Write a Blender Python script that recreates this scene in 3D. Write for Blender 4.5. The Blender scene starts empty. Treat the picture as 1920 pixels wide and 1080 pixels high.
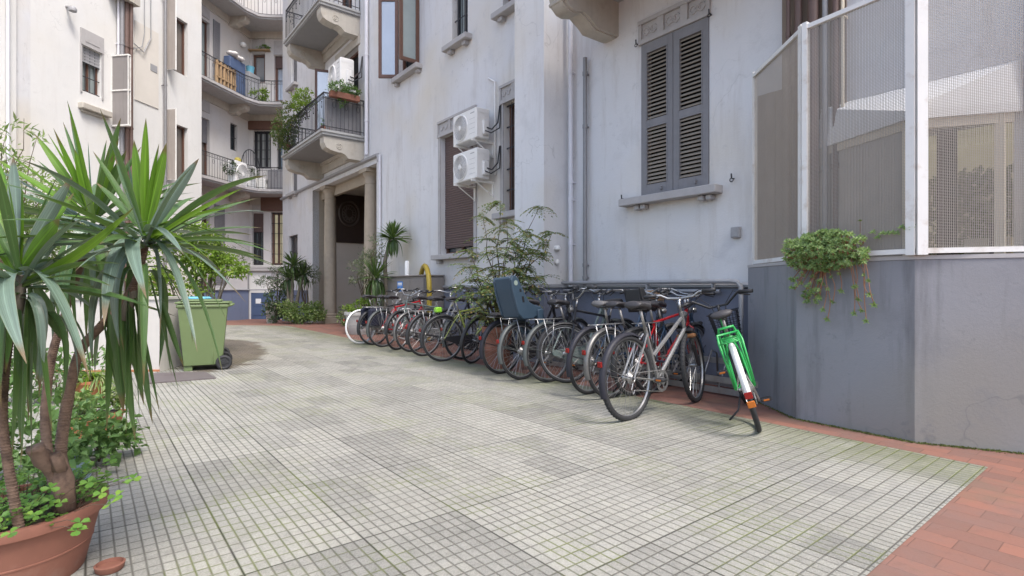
import bpy, bmesh, math, random
from mathutils import Vector as V, Matrix
R=random.Random(7)
sc=bpy.context.scene
CH=1.08; F=1005.0                      # camera height (m), focal length in photo pixels
# ---------------------------------------------------------------- camera, sky, sun, exposure
cd=bpy.data.cameras.new('camera'); cam=bpy.data.objects.new('camera',cd); sc.collection.objects.link(cam)
cam.location=(0,0,CH); cam.rotation_euler=(math.radians(90),0,0)
cd.sensor_width=36; cd.lens=36*F/1920; cd.clip_start=.05; cd.clip_end=500
sc.camera=cam
w=bpy.data.worlds.new("World"); sc.world=w; w.use_nodes=True
SUN_EL=math.radians(58); SUN_AZ=math.radians(140)     # azimuth clockwise from +Y
nt=w.node_tree; sk=nt.nodes.new('ShaderNodeTexSky'); sk.sky_type='NISHITA'; sk.sun_disc=False
sk.sun_elevation=SUN_EL; sk.sun_rotation=SUN_AZ; sk.air_density=1.0; sk.dust_density=3.0; sk.ozone_density=.9
nt.links.new(sk.outputs[0],nt.nodes['Background'].inputs[0]); nt.nodes['Background'].inputs[1].default_value=.15
ld=bpy.data.lights.new('sun','SUN'); ld.energy=1.5; ld.angle=math.radians(18); ld.color=(1,.965,.92)
lo=bpy.data.objects.new('sun',ld); sc.collection.objects.link(lo)
sd=V((math.sin(SUN_AZ)*math.cos(SUN_EL),math.cos(SUN_AZ)*math.cos(SUN_EL),math.sin(SUN_EL)))
lo.rotation_euler=sd.to_track_quat('Z','Y').to_euler(); lo.location=(3,-5,12)
sc.view_settings.view_transform='Standard'; sc.view_settings.look='None'; sc.view_settings.gamma=1
sc.view_settings.exposure=1.27
# ---------------------------------------------------------------- helpers
def gz(y): return 0.0 if y<15.6 else max(-.27,-.27*(y-15.6)/6.9)
def G(px,py,z=0):
    Y=(CH-z)*F/(py-540.0); return V(((px-960)/F*Y,Y,z))
def P(px,py,Y): return V(((px-960)/F*Y,Y,CH+(540-py)/F*Y))
MW={}
class MB:
    def __init__(s,M=None): s.v=[];s.f=[];s.M=M or Matrix()
    def add(s,vs,fs):
        b=len(s.v); s.v+=[s.M@V(p) for p in vs]; s.f+=[tuple(b+i for i in f) for f in fs]; return s
    def box(s,a,b,M=None):
        (x0,y0,z0),(x1,y1,z1)=a,b
        vs=[V(p) for p in [(x0,y0,z0),(x1,y0,z0),(x1,y1,z0),(x0,y1,z0),(x0,y0,z1),(x1,y0,z1),(x1,y1,z1),(x0,y1,z1)]]
        if M is not None: vs=[M@p for p in vs]
        return s.add(vs,[(0,3,2,1),(4,5,6,7),(0,1,5,4),(1,2,6,5),(2,3,7,6),(3,0,4,7)])
    def bbox(s,a,b,c=.01,M=None):      # box with chamfered vertical+top edges
        x0,y0,z0=[min(i,j) for i,j in zip(a,b)]; x1,y1,z1=[max(i,j) for i,j in zip(a,b)]
        def ring(i,z): return [(x0+i+c,y0+i,z),(x1-i-c,y0+i,z),(x1-i,y0+i+c,z),(x1-i,y1-i-c,z),(x1-i-c,y1-i,z),(x0+i+c,y1-i,z),(x0+i,y1-i-c,z),(x0+i,y0+i+c,z)]
        vs=[V(p) for p in ring(c,z0)+ring(0,z0+c)+ring(0,z1-c)+ring(c,z1)]
        if M is not None: vs=[M@p for p in vs]
        fs=[tuple(range(7,-1,-1)),tuple(range(24,32))]
        for r in range(3):
            for i in range(8): j=(i+1)%8; fs.append((r*8+i,r*8+j,r*8+8+j,r*8+8+i))
        return s.add(vs,fs)
    def tube(s,pts,r,n=6,close=False,cap=True):
        pts=[V(p) for p in pts]; m=len(pts); rs=r if isinstance(r,(list,tuple)) else [r]*m
        vs=[]; up=None
        for i,p in enumerate(pts):
            if close: t=(pts[(i+1)%m]-pts[i-1])
            else: t=pts[min(i+1,m-1)]-pts[max(i-1,0)]
            t=t.normalized() if t.length>1e-9 else V((0,0,1))
            if up is None:
                up=V((0,0,1)) if abs(t.z)<.9 else V((1,0,0))
            a=t.cross(up)
            if a.length<1e-6: a=t.cross(V((0,1,0)))
            a.normalize(); b=a.cross(t).normalized(); up=b
            for k in range(n):
                an=2*math.pi*k/n; vs.append(p+(a*math.cos(an)+b*math.sin(an))*rs[i])
        fs=[]
        for i in range(m if close else m-1):
            j=(i+1)%m
            for k in range(n): l=(k+1)%n; fs.append((i*n+k,i*n+l,j*n+l,j*n+k))
        if cap and not close: fs+=[tuple(range(n-1,-1,-1)),tuple(range((m-1)*n,m*n))]
        return s.add(vs,fs)
    def torus(s,c,Rm,r,axis='y',n=36,k=7,sy=1.0):
        vs=[];fs=[]
        for i in range(n):
            a=2*math.pi*i/n
            for j in range(k):
                b=2*math.pi*j/k; q=Rm+r*math.cos(b); h=r*sy*math.sin(b)
                p=(q*math.cos(a),h,q*math.sin(a)) if axis=='y' else (q*math.cos(a),q*math.sin(a),h)
                vs.append(V(c)+V(p))
        for i in range(n):
            for j in range(k): fs.append((i*k+j,i*k+(j+1)%k,((i+1)%n)*k+(j+1)%k,((i+1)%n)*k+j))
        return s.add(vs,fs)
    def lathe(s,prof,c=(0,0,0),n=32,cap=True):
        vs=[];fs=[]
        for r,z in prof:
            for k in range(n): a=2*math.pi*k/n; vs.append((c[0]+r*math.cos(a),c[1]+r*math.sin(a),c[2]+z))
        for i in range(len(prof)-1):
            for k in range(n): l=(k+1)%n; fs.append((i*n+k,i*n+l,(i+1)*n+l,(i+1)*n+k))
        if cap: fs+=[tuple(range(n-1,-1,-1)),tuple(range((len(prof)-1)*n,len(prof)*n))]
        return s.add(vs,fs)
    def prism(s,poly,z0,z1):
        n=len(poly); vs=[(p[0],p[1],z0) for p in poly]+[(p[0],p[1],z1) for p in poly]
        return s.add(vs,[tuple(range(n-1,-1,-1)),tuple(range(n,2*n))]+[(i,(i+1)%n,n+(i+1)%n,n+i) for i in range(n)])
    def prof(s,poly,y0,y1):            # polygon in (x,z), extruded along y
        n=len(poly); vs=[(p[0],y0,p[1]) for p in poly]+[(p[0],y1,p[1]) for p in poly]
        return s.add(vs,[tuple(range(n)),tuple(range(2*n-1,n-1,-1))]+[(i,n+i,n+(i+1)%n,(i+1)%n) for i in range(n)])
    def profx(s,poly,x0,x1):           # polygon in (y,z), extruded along x
        n=len(poly); vs=[(x0,p[0],p[1]) for p in poly]+[(x1,p[0],p[1]) for p in poly]
        return s.add(vs,[tuple(range(n-1,-1,-1)),tuple(range(n,2*n))]+[(i,(i+1)%n,n+(i+1)%n,n+i) for i in range(n)])
    def build(s,name,m,parent=None,smooth=False,world=True,fix=True):
        me=bpy.data.meshes.new(name); vs=s.v
        if parent is not None and world:
            Mi=MW[parent.name].inverted(); vs=[Mi@p for p in vs]
        me.from_pydata([tuple(p) for p in vs],[],s.f); me.validate()
        if fix:
            bm=bmesh.new(); bm.from_mesh(me); bmesh.ops.recalc_face_normals(bm,faces=bm.faces); bm.to_mesh(me); bm.free()
        if smooth is True:
            me.shade_smooth()
        elif smooth:
            bm=bmesh.new(); bm.from_mesh(me)
            for f in bm.faces: f.smooth=True
            for e in bm.edges:
                if len(e.link_faces)==2 and e.calc_face_angle(0)>smooth: e.smooth=False
            bm.to_mesh(me); bm.free()
        me.materials.append(m)
        o=bpy.data.objects.new(name,me); sc.collection.objects.link(o)
        if parent is not None: o.parent=parent; MW[o.name]=MW[parent.name]
        else: MW[o.name]=Matrix()
        return o
SM=math.radians(40)
def tag(o,label=None,cat=None,group=None,kind=None):
    if label: o['label']=label
    if cat: o['category']=cat
    if group: o['group']=group
    if kind: o['kind']=kind
    return o
def thing(name,label,cat,loc=(0,0,0),rotz=0,group=None,rotx=0):
    o=bpy.data.objects.new(name,None); sc.collection.objects.link(o); o.empty_display_size=.1
    o.location=loc; o.rotation_euler=(rotx,0,rotz)
    MW[o.name]=Matrix.Translation(V(loc))@Matrix.Rotation(rotz,4,'Z')@Matrix.Rotation(rotx,4,'X')
    return tag(o,label,cat,group)
def dup(o,parent=None):
    c=o.copy(); sc.collection.objects.link(c); c.parent=parent
    for ch in list(o.children): dup(ch,c)
    return c
class Fr:                               # vertical wall frame: x along the wall, y out of it, z up
    def __init__(s,O,d):
        s.O=V((O[0],O[1])); d=V(d).normalized(); s.d=d; s.n=V((-d.y,d.x))
        s.M=Matrix(((d.x,s.n.x,0,O[0]),(d.y,s.n.y,0,O[1]),(0,0,1,0),(0,0,0,1)))
        s.rz=math.atan2(d.y,d.x)
    def t(s,px,w=0):
        k=(px-960)/F; o=s.O+s.n*w; return (k*o.y-o.x)/(s.d.x-k*s.d.y)
    def z(s,px,py,w=0):
        t=s.t(px,w); Y=s.O.y+s.n.y*w+t*s.d.y; return CH+(540-py)/F*Y
    def p(s,t,w=0,z=0): return s.M@V((t,w,z))
# ---------------------------------------------------------------- materials
def nodes(name):
    m=bpy.data.materials.new(name); m.use_nodes=True; nt=m.node_tree; return m,nt,nt.nodes['Principled BSDF']
class T:                                # tiny node helper
    def __init__(s,nt): s.nt=nt
    def n(s,ty,**k):
        o=s.nt.nodes.new(ty)
        for a,b in k.items(): setattr(o,a,b)
        return o
    def L(s,a,b): s.nt.links.new(a,b)
    def m(s,op,a,b=None,c=None,cl=False):
        o=s.n('ShaderNodeMath',operation=op); o.use_clamp=cl
        for i,x in enumerate((a,b,c)):
            if x is None: continue
            if isinstance(x,(int,float)): o.inputs[i].default_value=x
            else: s.L(x,o.inputs[i])
        return o.outputs[0]
    def mix(s,f,a,b,bt='MIX'):
        o=s.n('ShaderNodeMix',data_type='RGBA',blend_type=bt)
        for i,x in ((0,f),(6,a),(7,b)):
            if isinstance(x,(int,float)): o.inputs[i].default_value=x
            elif isinstance(x,tuple): o.inputs[i].default_value=(*x,1)
            else: s.L(x,o.inputs[i])
        return o.outputs[2]
    def noise(s,vec,scale,det=4,rough=.6):
        o=s.n('ShaderNodeTexNoise'); o.inputs['Scale'].default_value=scale; o.inputs['Detail'].default_value=det; o.inputs['Roughness'].default_value=rough
        s.L(vec,o.inputs['Vector']); return o.outputs[0]
    def map(s,vec,scale=(1,1,1),rot=(0,0,0),loc=(0,0,0)):
        o=s.n('ShaderNodeMapping'); o.inputs['Scale'].default_value=scale; o.inputs['Rotation'].default_value=rot; o.inputs['Location'].default_value=loc
        s.L(vec,o.inputs['Vector']); return o.outputs[0]
    def ramp(s,f,stops):
        o=s.n('ShaderNodeValToRGB'); e=o.color_ramp.elements
        while len(e)<len(stops): e.new(.5)
        for i,(p,c) in enumerate(stops): e[i].position=p; e[i].color=(*c,1) if isinstance(c,tuple) else (c,c,c,1)
        s.L(f,o.inputs[0]); return o.outputs[0]
def obj_co(t): return t.n('ShaderNodeTexCoord').outputs['Object']
def setp(b,**k):
    for a,v in k.items():
        nm={'rough':'Roughness','metal':'Metallic','spec':'Specular IOR Level','coat':'Coat Weight','alpha':'Alpha','trans':'Transmission Weight'}[a]
        b.inputs[nm].default_value=v
def pm(name,c,rough=.6,var=.12,scale=8,bump=0,bs=60,metal=0,dirt=None,dscale=3,dth=.55,damt=.5,spec=.4,streak=0):
    m,nt,b=nodes(name); t=T(nt); co=obj_co(t)
    n1=t.noise(co,scale)
    col=t.mix(n1,tuple(x*(1-var) for x in c),tuple(min(1,x*(1+var)) for x in c))
    if dirt:
        n2=t.noise(co,dscale,6,.65); f=t.ramp(n2,[(dth,0.),(min(.99,dth+.2),1.)]); col=t.mix(t.m('MULTIPLY',f,damt),col,dirt)
    if streak:
        n3=t.noise(t.map(co,(7,7,.35)),1.6,4,.7); f=t.ramp(n3,[(.5,0.),(.75,1.)]); col=t.mix(t.m('MULTIPLY',f,streak),col,tuple(x*.55 for x in c))
    t.L(col,b.inputs['Base Color']); setp(b,rough=rough,metal=metal,spec=spec)
    t.L(t.m('MULTIPLY_ADD',n1,.2,rough-.1,cl=True),b.inputs['Roughness'])
    if bump:
        bn=t.n('ShaderNodeBump'); bn.inputs['Strength'].default_value=min(1,bump*10); bn.inputs['Distance'].default_value=bump; t.L(t.noise(co,bs,5,.7),bn.inputs['Height']); t.L(bn.outputs[0],b.inputs['Normal'])
    return m
def leafmat(name,cols,rough=.45,tr=.3,spec=.4,vein=False):
    m,nt,b=nodes(name); t=T(nt)
    rnd=t.n('ShaderNodeNewGeometry').outputs['Random Per Island']
    k=len(cols); col=t.ramp(rnd,[(i/(k-1) if k>1 else 0,c) for i,c in enumerate(cols)])
    n=t.noise(obj_co(t),25); col=t.mix(t.m('MULTIPLY',n,.35),col,tuple(x*.45 for x in cols[0]))
    if vein:
        at=t.n('ShaderNodeAttribute',attribute_name='leafpos'); sp=t.n('ShaderNodeSeparateXYZ'); t.L(at.outputs['Vector'],sp.inputs[0]); ac,al_=sp.outputs[0],sp.outputs[1]
        cb=t.n('ShaderNodeCombineXYZ'); t.L(t.m('MULTIPLY',ac,26.0),cb.inputs[0]); t.L(t.m('MULTIPLY_ADD',al_,1.5,t.m('MULTIPLY',rnd,50.0)),cb.inputs[1])
        vn=t.noise(cb.outputs[0],1.0,3,.6); col=t.mix(t.ramp(vn,[(.35,0.),(.7,.75)]),col,tuple(min(1,x*1.9) for x in cols[1]))
        mid=t.m('SUBTRACT',1.0,t.m('MULTIPLY',t.m('ABSOLUTE',t.m('SUBTRACT',ac,.5)),14.0),cl=True); col=t.mix(t.m('MULTIPLY',mid,.5),col,tuple(min(1,x*2.4) for x in cols[1]))
        edg=t.ramp(t.m('ABSOLUTE',t.m('SUBTRACT',ac,.5)),[(.46,0.),(.5,.6)]); col=t.mix(edg,col,(.22,.20,.09))
        tip=t.ramp(t.m('ADD',al_,t.m('MULTIPLY',t.m('SUBTRACT',rnd,.5),.12)),[(.90,0.),(.96,.9)]); col=t.mix(tip,col,(.14,.09,.04))
        sp2=t.ramp(t.noise(obj_co(t),60,4,.7),[(.66,0.),(.72,.5)]); col=t.mix(sp2,col,(.28,.27,.16))
        bn=t.n('ShaderNodeBump'); bn.inputs['Strength'].default_value=.5; bn.inputs['Distance'].default_value=.002; t.L(vn,bn.inputs['Height']); t.L(bn.outputs[0],b.inputs['Normal'])
    t.L(col,b.inputs['Base Color']); setp(b,rough=rough,spec=spec)
    tb=t.n('ShaderNodeBsdfTranslucent'); t.L(t.mix(.5,col,(.25,.4,.05)),tb.inputs[0])
    ms=t.n('ShaderNodeMixShader'); ms.inputs[0].default_value=tr
    t.L(b.outputs[0],ms.inputs[1]); t.L(tb.outputs[0],ms.inputs[2]); t.L(ms.outputs[0],nt.nodes['Material Output'].inputs[0])
    return m
def plaster(name,c,stain=(.38,.33,.27),amt=.35,low=None,crack=True,bs=.35):
    m,nt,b=nodes(name); t=T(nt); co=obj_co(t)
    n1=t.noise(co,.7,5,.6); n2=t.noise(t.map(co,(4,4,.45)),1.3,5,.7); n3=t.noise(co,9,5,.7)
    col=t.mix(n1,tuple(x*.88 for x in c),tuple(min(1,x*1.08) for x in c))
    f=t.ramp(n2,[(.52,0.),(.78,1.)]); col=t.mix(t.m('MULTIPLY',f,amt),col,stain)
    n6=t.noise(co,.42,3,.5); col=t.mix(t.m('MULTIPLY',t.ramp(n6,[(.48,0.),(.66,1.)]),amt*1.1,cl=True),col,(c[0]*.93,c[1]*.86,c[2]*.72))
    n5=t.noise(co,2.3,7,.68); f=t.ramp(n5,[(.55,0.),(.68,1.)]); col=t.mix(t.m('MULTIPLY',f,amt*.45),col,tuple(x*.7 for x in c))
    col=t.mix(t.m('MULTIPLY',n3,.12),col,tuple(x*.7 for x in c))
    if crack:
        wv=t.n('ShaderNodeTexVoronoi',feature='DISTANCE_TO_EDGE'); wv.inputs['Scale'].default_value=.55
        dv=t.n('ShaderNodeVectorMath',operation='ADD'); t.L(co,dv.inputs[0]); nn=t.n('ShaderNodeTexNoise'); nn.inputs['Scale'].default_value=3; t.L(co,nn.inputs['Vector']); t.L(nn.outputs[1],dv.inputs[1])
        t.L(dv.outputs[0],wv.inputs['Vector']); ck=t.ramp(wv.outputs[0],[(0.,1.),(.006,0.)])
        col=t.mix(t.m('MULTIPLY',t.m('MULTIPLY',ck,t.ramp(n1,[(.5,0.),(.6,1.)])),.35),col,tuple(x*.45 for x in c))
    n7=t.noise(co,5.5,8,.75); col=t.mix(t.ramp(n7,[(.60,0.),(.66,amt*.5)]),col,tuple(x*.6 for x in c))
    t.L(col,b.inputs['Base Color']); setp(b,rough=.9,spec=.2)
    bn=t.n('ShaderNodeBump'); bn.inputs['Strength'].default_value=bs; bn.inputs['Distance'].default_value=.01
    t.L(t.m('ADD',t.noise(co,55,6,.75),t.m('MULTIPLY',n5,2)),bn.inputs['Height']); t.L(bn.outputs[0],b.inputs['Normal'])
    return m
M={}
M['plaster']=plaster('plaster_main',(.655,.655,.665),stain=(.45,.42,.40),amt=.7)
M['plaster_left']=plaster('plaster_left',(.69,.685,.67),stain=(.5,.46,.42),amt=.25)  # cream plaster, made slightly whiter for the sky light on the left building
M['plaster_back']=plaster('plaster_back',(.56,.54,.53),stain=(.4,.36,.3),amt=.35)
M['bay_grey']=plaster('bay_grey',(.262,.265,.282),stain=(.12,.12,.125),amt=.85,crack=True,bs=.2)
M['dado']=plaster('dado_grey',(.20,.215,.27),stain=(.13,.14,.17),amt=.5)
M['dado_back']=plaster('dado_blue',(.17,.20,.29),stain=(.13,.14,.2),amt=.4)
M['trim']=pm('stone_trim',(.40,.385,.38),.85,.15,12,.006,70,dirt=(.2,.18,.16),damt=.5)
M['corbel']=pm('corbel_stone',(.44,.41,.36),.85,.14,7,.006,60,dirt=(.3,.25,.19),damt=.5,streak=.3)
M['slab']=pm('balcony_slab',(.36,.36,.355),.85,.15,7,.006,60,dirt=(.2,.19,.17),damt=.6)
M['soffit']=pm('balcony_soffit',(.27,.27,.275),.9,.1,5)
M['column']=pm('column_stone',(.36,.305,.24),.75,.18,9,.004,50,dirt=(.28,.25,.22),damt=.6)
M['pinkwall']=pm('portico_panel',(.62,.55,.48),.8,.08,2)
M['darkwood']=pm('dark_wood',(.045,.028,.022),.55,.3,9,.003)
M['shutter']=pm('shutter_grey',(.205,.202,.212),.7,.15,14,.003,80,dirt=(.18,.17,.17),damt=.4,streak=.35)
M['louvre']=pm('louvre_wood',(.29,.25,.205),.7,.2,20,.002,dirt=(.25,.19,.14),damt=.5)
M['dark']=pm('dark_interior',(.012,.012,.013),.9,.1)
M['roller']=pm('roller_brown',(.125,.085,.08),.5,.12,20)
M['brownframe']=pm('brown_frame',(.12,.062,.045),.45,.25,14)
M['iron']=pm('wrought_iron',(.03,.03,.035),.5,.3,20)
M['whitemetal']=pm('white_paint_metal',(.72,.71,.68),.45,.06,6,.001,40,dirt=(.40,.30,.21),dscale=7,dth=.54,damt=.55)
M['ac']=pm('white_plastic',(.74,.73,.71),.4,.05,5,dirt=(.5,.47,.42),damt=.25)
M['acgrey']=pm('fan_grey',(.33,.33,.34),.5,.1,10)
M['pipegrey']=pm('pipe_grey',(.31,.31,.32),.5,.15,9,dirt=(.2,.19,.18),damt=.5)
M['pipelight']=pm('pipe_light',(.62,.62,.66),.5,.1,9)
M['pipebrown']=pm('pipe_brown',(.14,.09,.075),.5,.2,9,dirt=(.08,.06,.05),damt=.5)
M['zinc']=pm('zinc',(.24,.235,.24),.5,.2,12,metal=.3)
M['cream']=pm('cream_paint',(.7,.62,.48),.6,.08,5)
M['mesh']=pm('galvanised_wire',(.38,.345,.305),.5,.12,6,metal=.15)
M['yellow']=pm('yellow_pipe',(.36,.26,.03),.42,.15,9,dirt=(.25,.2,.05),damt=.5)
M['cabinet']=pm('cabinet_taupe',(.22,.20,.185),.6,.1,6)
M['terracotta']=pm('terracotta',(.235,.10,.068),.85,.25,7,.004,60,dirt=(.33,.22,.17),damt=.5,dscale=6,dth=.56)
M['terracotta2']=pm('terracotta_orange',(.38,.15,.07),.7,.12,7,.002,60)
M['soil']=pm('soil',(.05,.035,.025),.95,.4,30,.01)
M['binlime']=pm('bin_green',(.13,.175,.075),.42,.06,4,dirt=(.17,.25,.1),damt=.3)
M['bindark']=pm('bin_dark_green',(.02,.06,.05),.45,.1)
M['rubber']=pm('rubber',(.028,.028,.03),.65,.3,30)
M['tyreold']=pm('tyre_dusty',(.055,.052,.05),.75,.3,30)
M['chrome']=pm('chrome',(.42,.42,.42),.32,.15,20,metal=.85,dirt=(.2,.17,.14),damt=.4)
M['steel']=pm('worn_steel',(.38,.37,.36),.4,.25,20,metal=.75,dirt=(.2,.13,.08),damt=.4)
M['blackpl']=pm('black_plastic',(.03,.03,.032),.45,.2,12)
M['blackm']=pm('black_metal',(.025,.025,.028),.35,.2,12)
M['red_refl']=pm('red_reflector',(.20,.012,.01),.2,.1)
M['orange_refl']=pm('orange_reflector',(.45,.13,.02),.25,.1)
M['leather']=pm('saddle_black',(.045,.042,.045),.5,.2,20,.001)
M['leathergrey']=pm('saddle_grey',(.12,.115,.115),.55,.2,20,.001)
M['wicker']=pm('wicker',(.32,.19,.09),.8,.35,60,.004,120)
M['concrete']=pm('concrete_white',(.50,.475,.44),.85,.1,5,.003,60,dirt=(.4,.36,.31),damt=.5,streak=.2)
M['bark']=pm('bark',(.19,.125,.09),.95,.5,34,.012,45,dirt=(.07,.045,.035),dscale=22,dth=.48,damt=.8)
M['barkgrey']=pm('bark_grey',(.16,.14,.11),.9,.3,20,.008)
M['twig']=pm('twig',(.09,.065,.04),.85,.3,20)
M['curtain']=pm('curtain',(.30,.31,.30),.9,.15,4)
M['blue']=pm('blue_paint',(.075,.11,.20),.5,.1,4)
M['sky']=pm('turquoise_plastic',(.15,.42,.55),.5,.05)
M['bluelabel']=pm('blue_label',(.04,.22,.62),.5,.05)
M['white']=pm('white_paint',(.78,.78,.77),.5,.05)
M['cloth']=pm('white_cloth',(.72,.69,.66),.9,.12,9)
M['wood']=pm('wicker_yellow',(.33,.22,.12),.7,.2,20)
M['childseat']=pm('child_seat_blue',(.035,.06,.088),.45,.12,4)
M['pads']=pm('seat_pad_green',(.22,.27,.24),.9,.1,9)
def glass(name,c,rough=.06):
    m,nt,b=nodes(name); t=T(nt); co=obj_co(t)
    t.L(t.mix(t.noise(co,1.5),c,tuple(x*1.6 for x in c)),b.inputs['Base Color']); setp(b,rough=rough,spec=.9)
    bn=t.n('ShaderNodeBump'); bn.inputs['Strength'].default_value=.1; bn.inputs['Distance'].default_value=.02; t.L(t.noise(co,2),bn.inputs['Height']); t.L(bn.outputs[0],b.inputs['Normal'])
    return m
M['glass']=glass('window_glass',(.04,.05,.055))
M['glasscurtain']=glass('window_curtain_glass',(.20,.235,.235),.15)
M['glassbrown']=glass('window_brown_glass',(.10,.085,.075),.15)
m,nt,b=nodes('sky_reflecting_glass'); t=T(nt); t.L(t.mix(t.noise(obj_co(t),1.2),(.34,.35,.36),(.46,.47,.49)),b.inputs['Base Color']); setp(b,rough=.22,metal=.6); M['mirror']=m
m,nt,b=nodes('clear_glass'); setp(b,rough=.02,trans=1.0); b.inputs['IOR'].default_value=1.1
t=T(nt); t.L(t.mix(t.noise(obj_co(t),3),(.8,.83,.82),(.92,.94,.93)),b.inputs['Base Color']); M['clear']=m
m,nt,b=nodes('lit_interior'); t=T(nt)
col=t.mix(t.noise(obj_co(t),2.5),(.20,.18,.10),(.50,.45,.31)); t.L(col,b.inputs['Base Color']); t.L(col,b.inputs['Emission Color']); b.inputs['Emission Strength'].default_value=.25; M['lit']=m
# foliage
M['yucca']=leafmat('yucca_leaf',[(.035,.068,.024),(.052,.10,.03),(.075,.145,.034),(.045,.085,.042)],.34,.18,.5,True)
M['yucca_young']=leafmat('yucca_young_leaf',[(.075,.165,.014),(.105,.21,.018),(.06,.13,.018)],.35,.4,.4,True)
M['yucca_blue']=leafmat('yucca_glaucous_leaf',[(.08,.12,.085),(.11,.155,.125),(.07,.11,.075)],.3,.08,.6,True)
M['yucca_far']=leafmat('yucca_far_leaf',[(.05,.085,.04),(.11,.18,.05),(.07,.12,.04)],.4,.25)
M['clover']=leafmat('clover_leaf',[(.07,.16,.03),(.16,.32,.05),(.10,.24,.04),(.24,.40,.06)],.5,.35)
M['shrub']=leafmat('shrub_leaf',[(.045,.075,.03),(.07,.12,.04),(.12,.17,.06),(.09,.10,.04),(.20,.13,.05)],.5,.3)
M['pinnate']=leafmat('pinnate_leaf',[(.09,.15,.06),(.15,.22,.09),(.21,.29,.13),(.28,.28,.10),(.34,.20,.08),(.11,.17,.07)],.4,.35)
M['sedum']=leafmat('sedum_leaf',[(.16,.26,.08),(.28,.40,.12),(.38,.50,.17),(.24,.36,.16),(.46,.56,.22)],.5,.3)
M['sedum_stem']=pm('dry_stem',(.28,.14,.08),.8,.3,20)
M['lime']=leafmat('lime_leaf',[(.17,.28,.03),(.26,.38,.05),(.12,.22,.03),(.34,.42,.08)],.5,.45)
M['paleleaf']=leafmat('pale_leaf',[(.20,.28,.09),(.30,.38,.14),(.14,.22,.06),(.36,.40,.2)],.5,.45)
M['darkleaf']=leafmat('dark_leaf',[(.025,.05,.025),(.04,.075,.03),(.06,.10,.045),(.09,.13,.07)],.45,.2)
M['variegated']=leafmat('variegated_leaf',[(.10,.17,.04),(.20,.30,.08),(.38,.42,.2),(.12,.2,.05),(.07,.12,.03)],.5,.3)
M['hedge']=leafmat('hedge_leaf',[(.12,.15,.06),(.22,.24,.12),(.3,.3,.17)],.6,.3)
M['olive']=leafmat('olive_leaf',[(.14,.16,.10),(.24,.25,.17),(.10,.13,.07),(.30,.29,.22)],.5,.25)
M['groundleaf']=leafmat('ground_leaf',[(.07,.15,.04),(.12,.22,.06),(.16,.27,.09),(.05,.10,.03)],.5,.3)
M['moss']=leafmat('moss_tuft',[(.09,.11,.03),(.15,.17,.04),(.07,.08,.03)],.9,.1)
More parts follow.
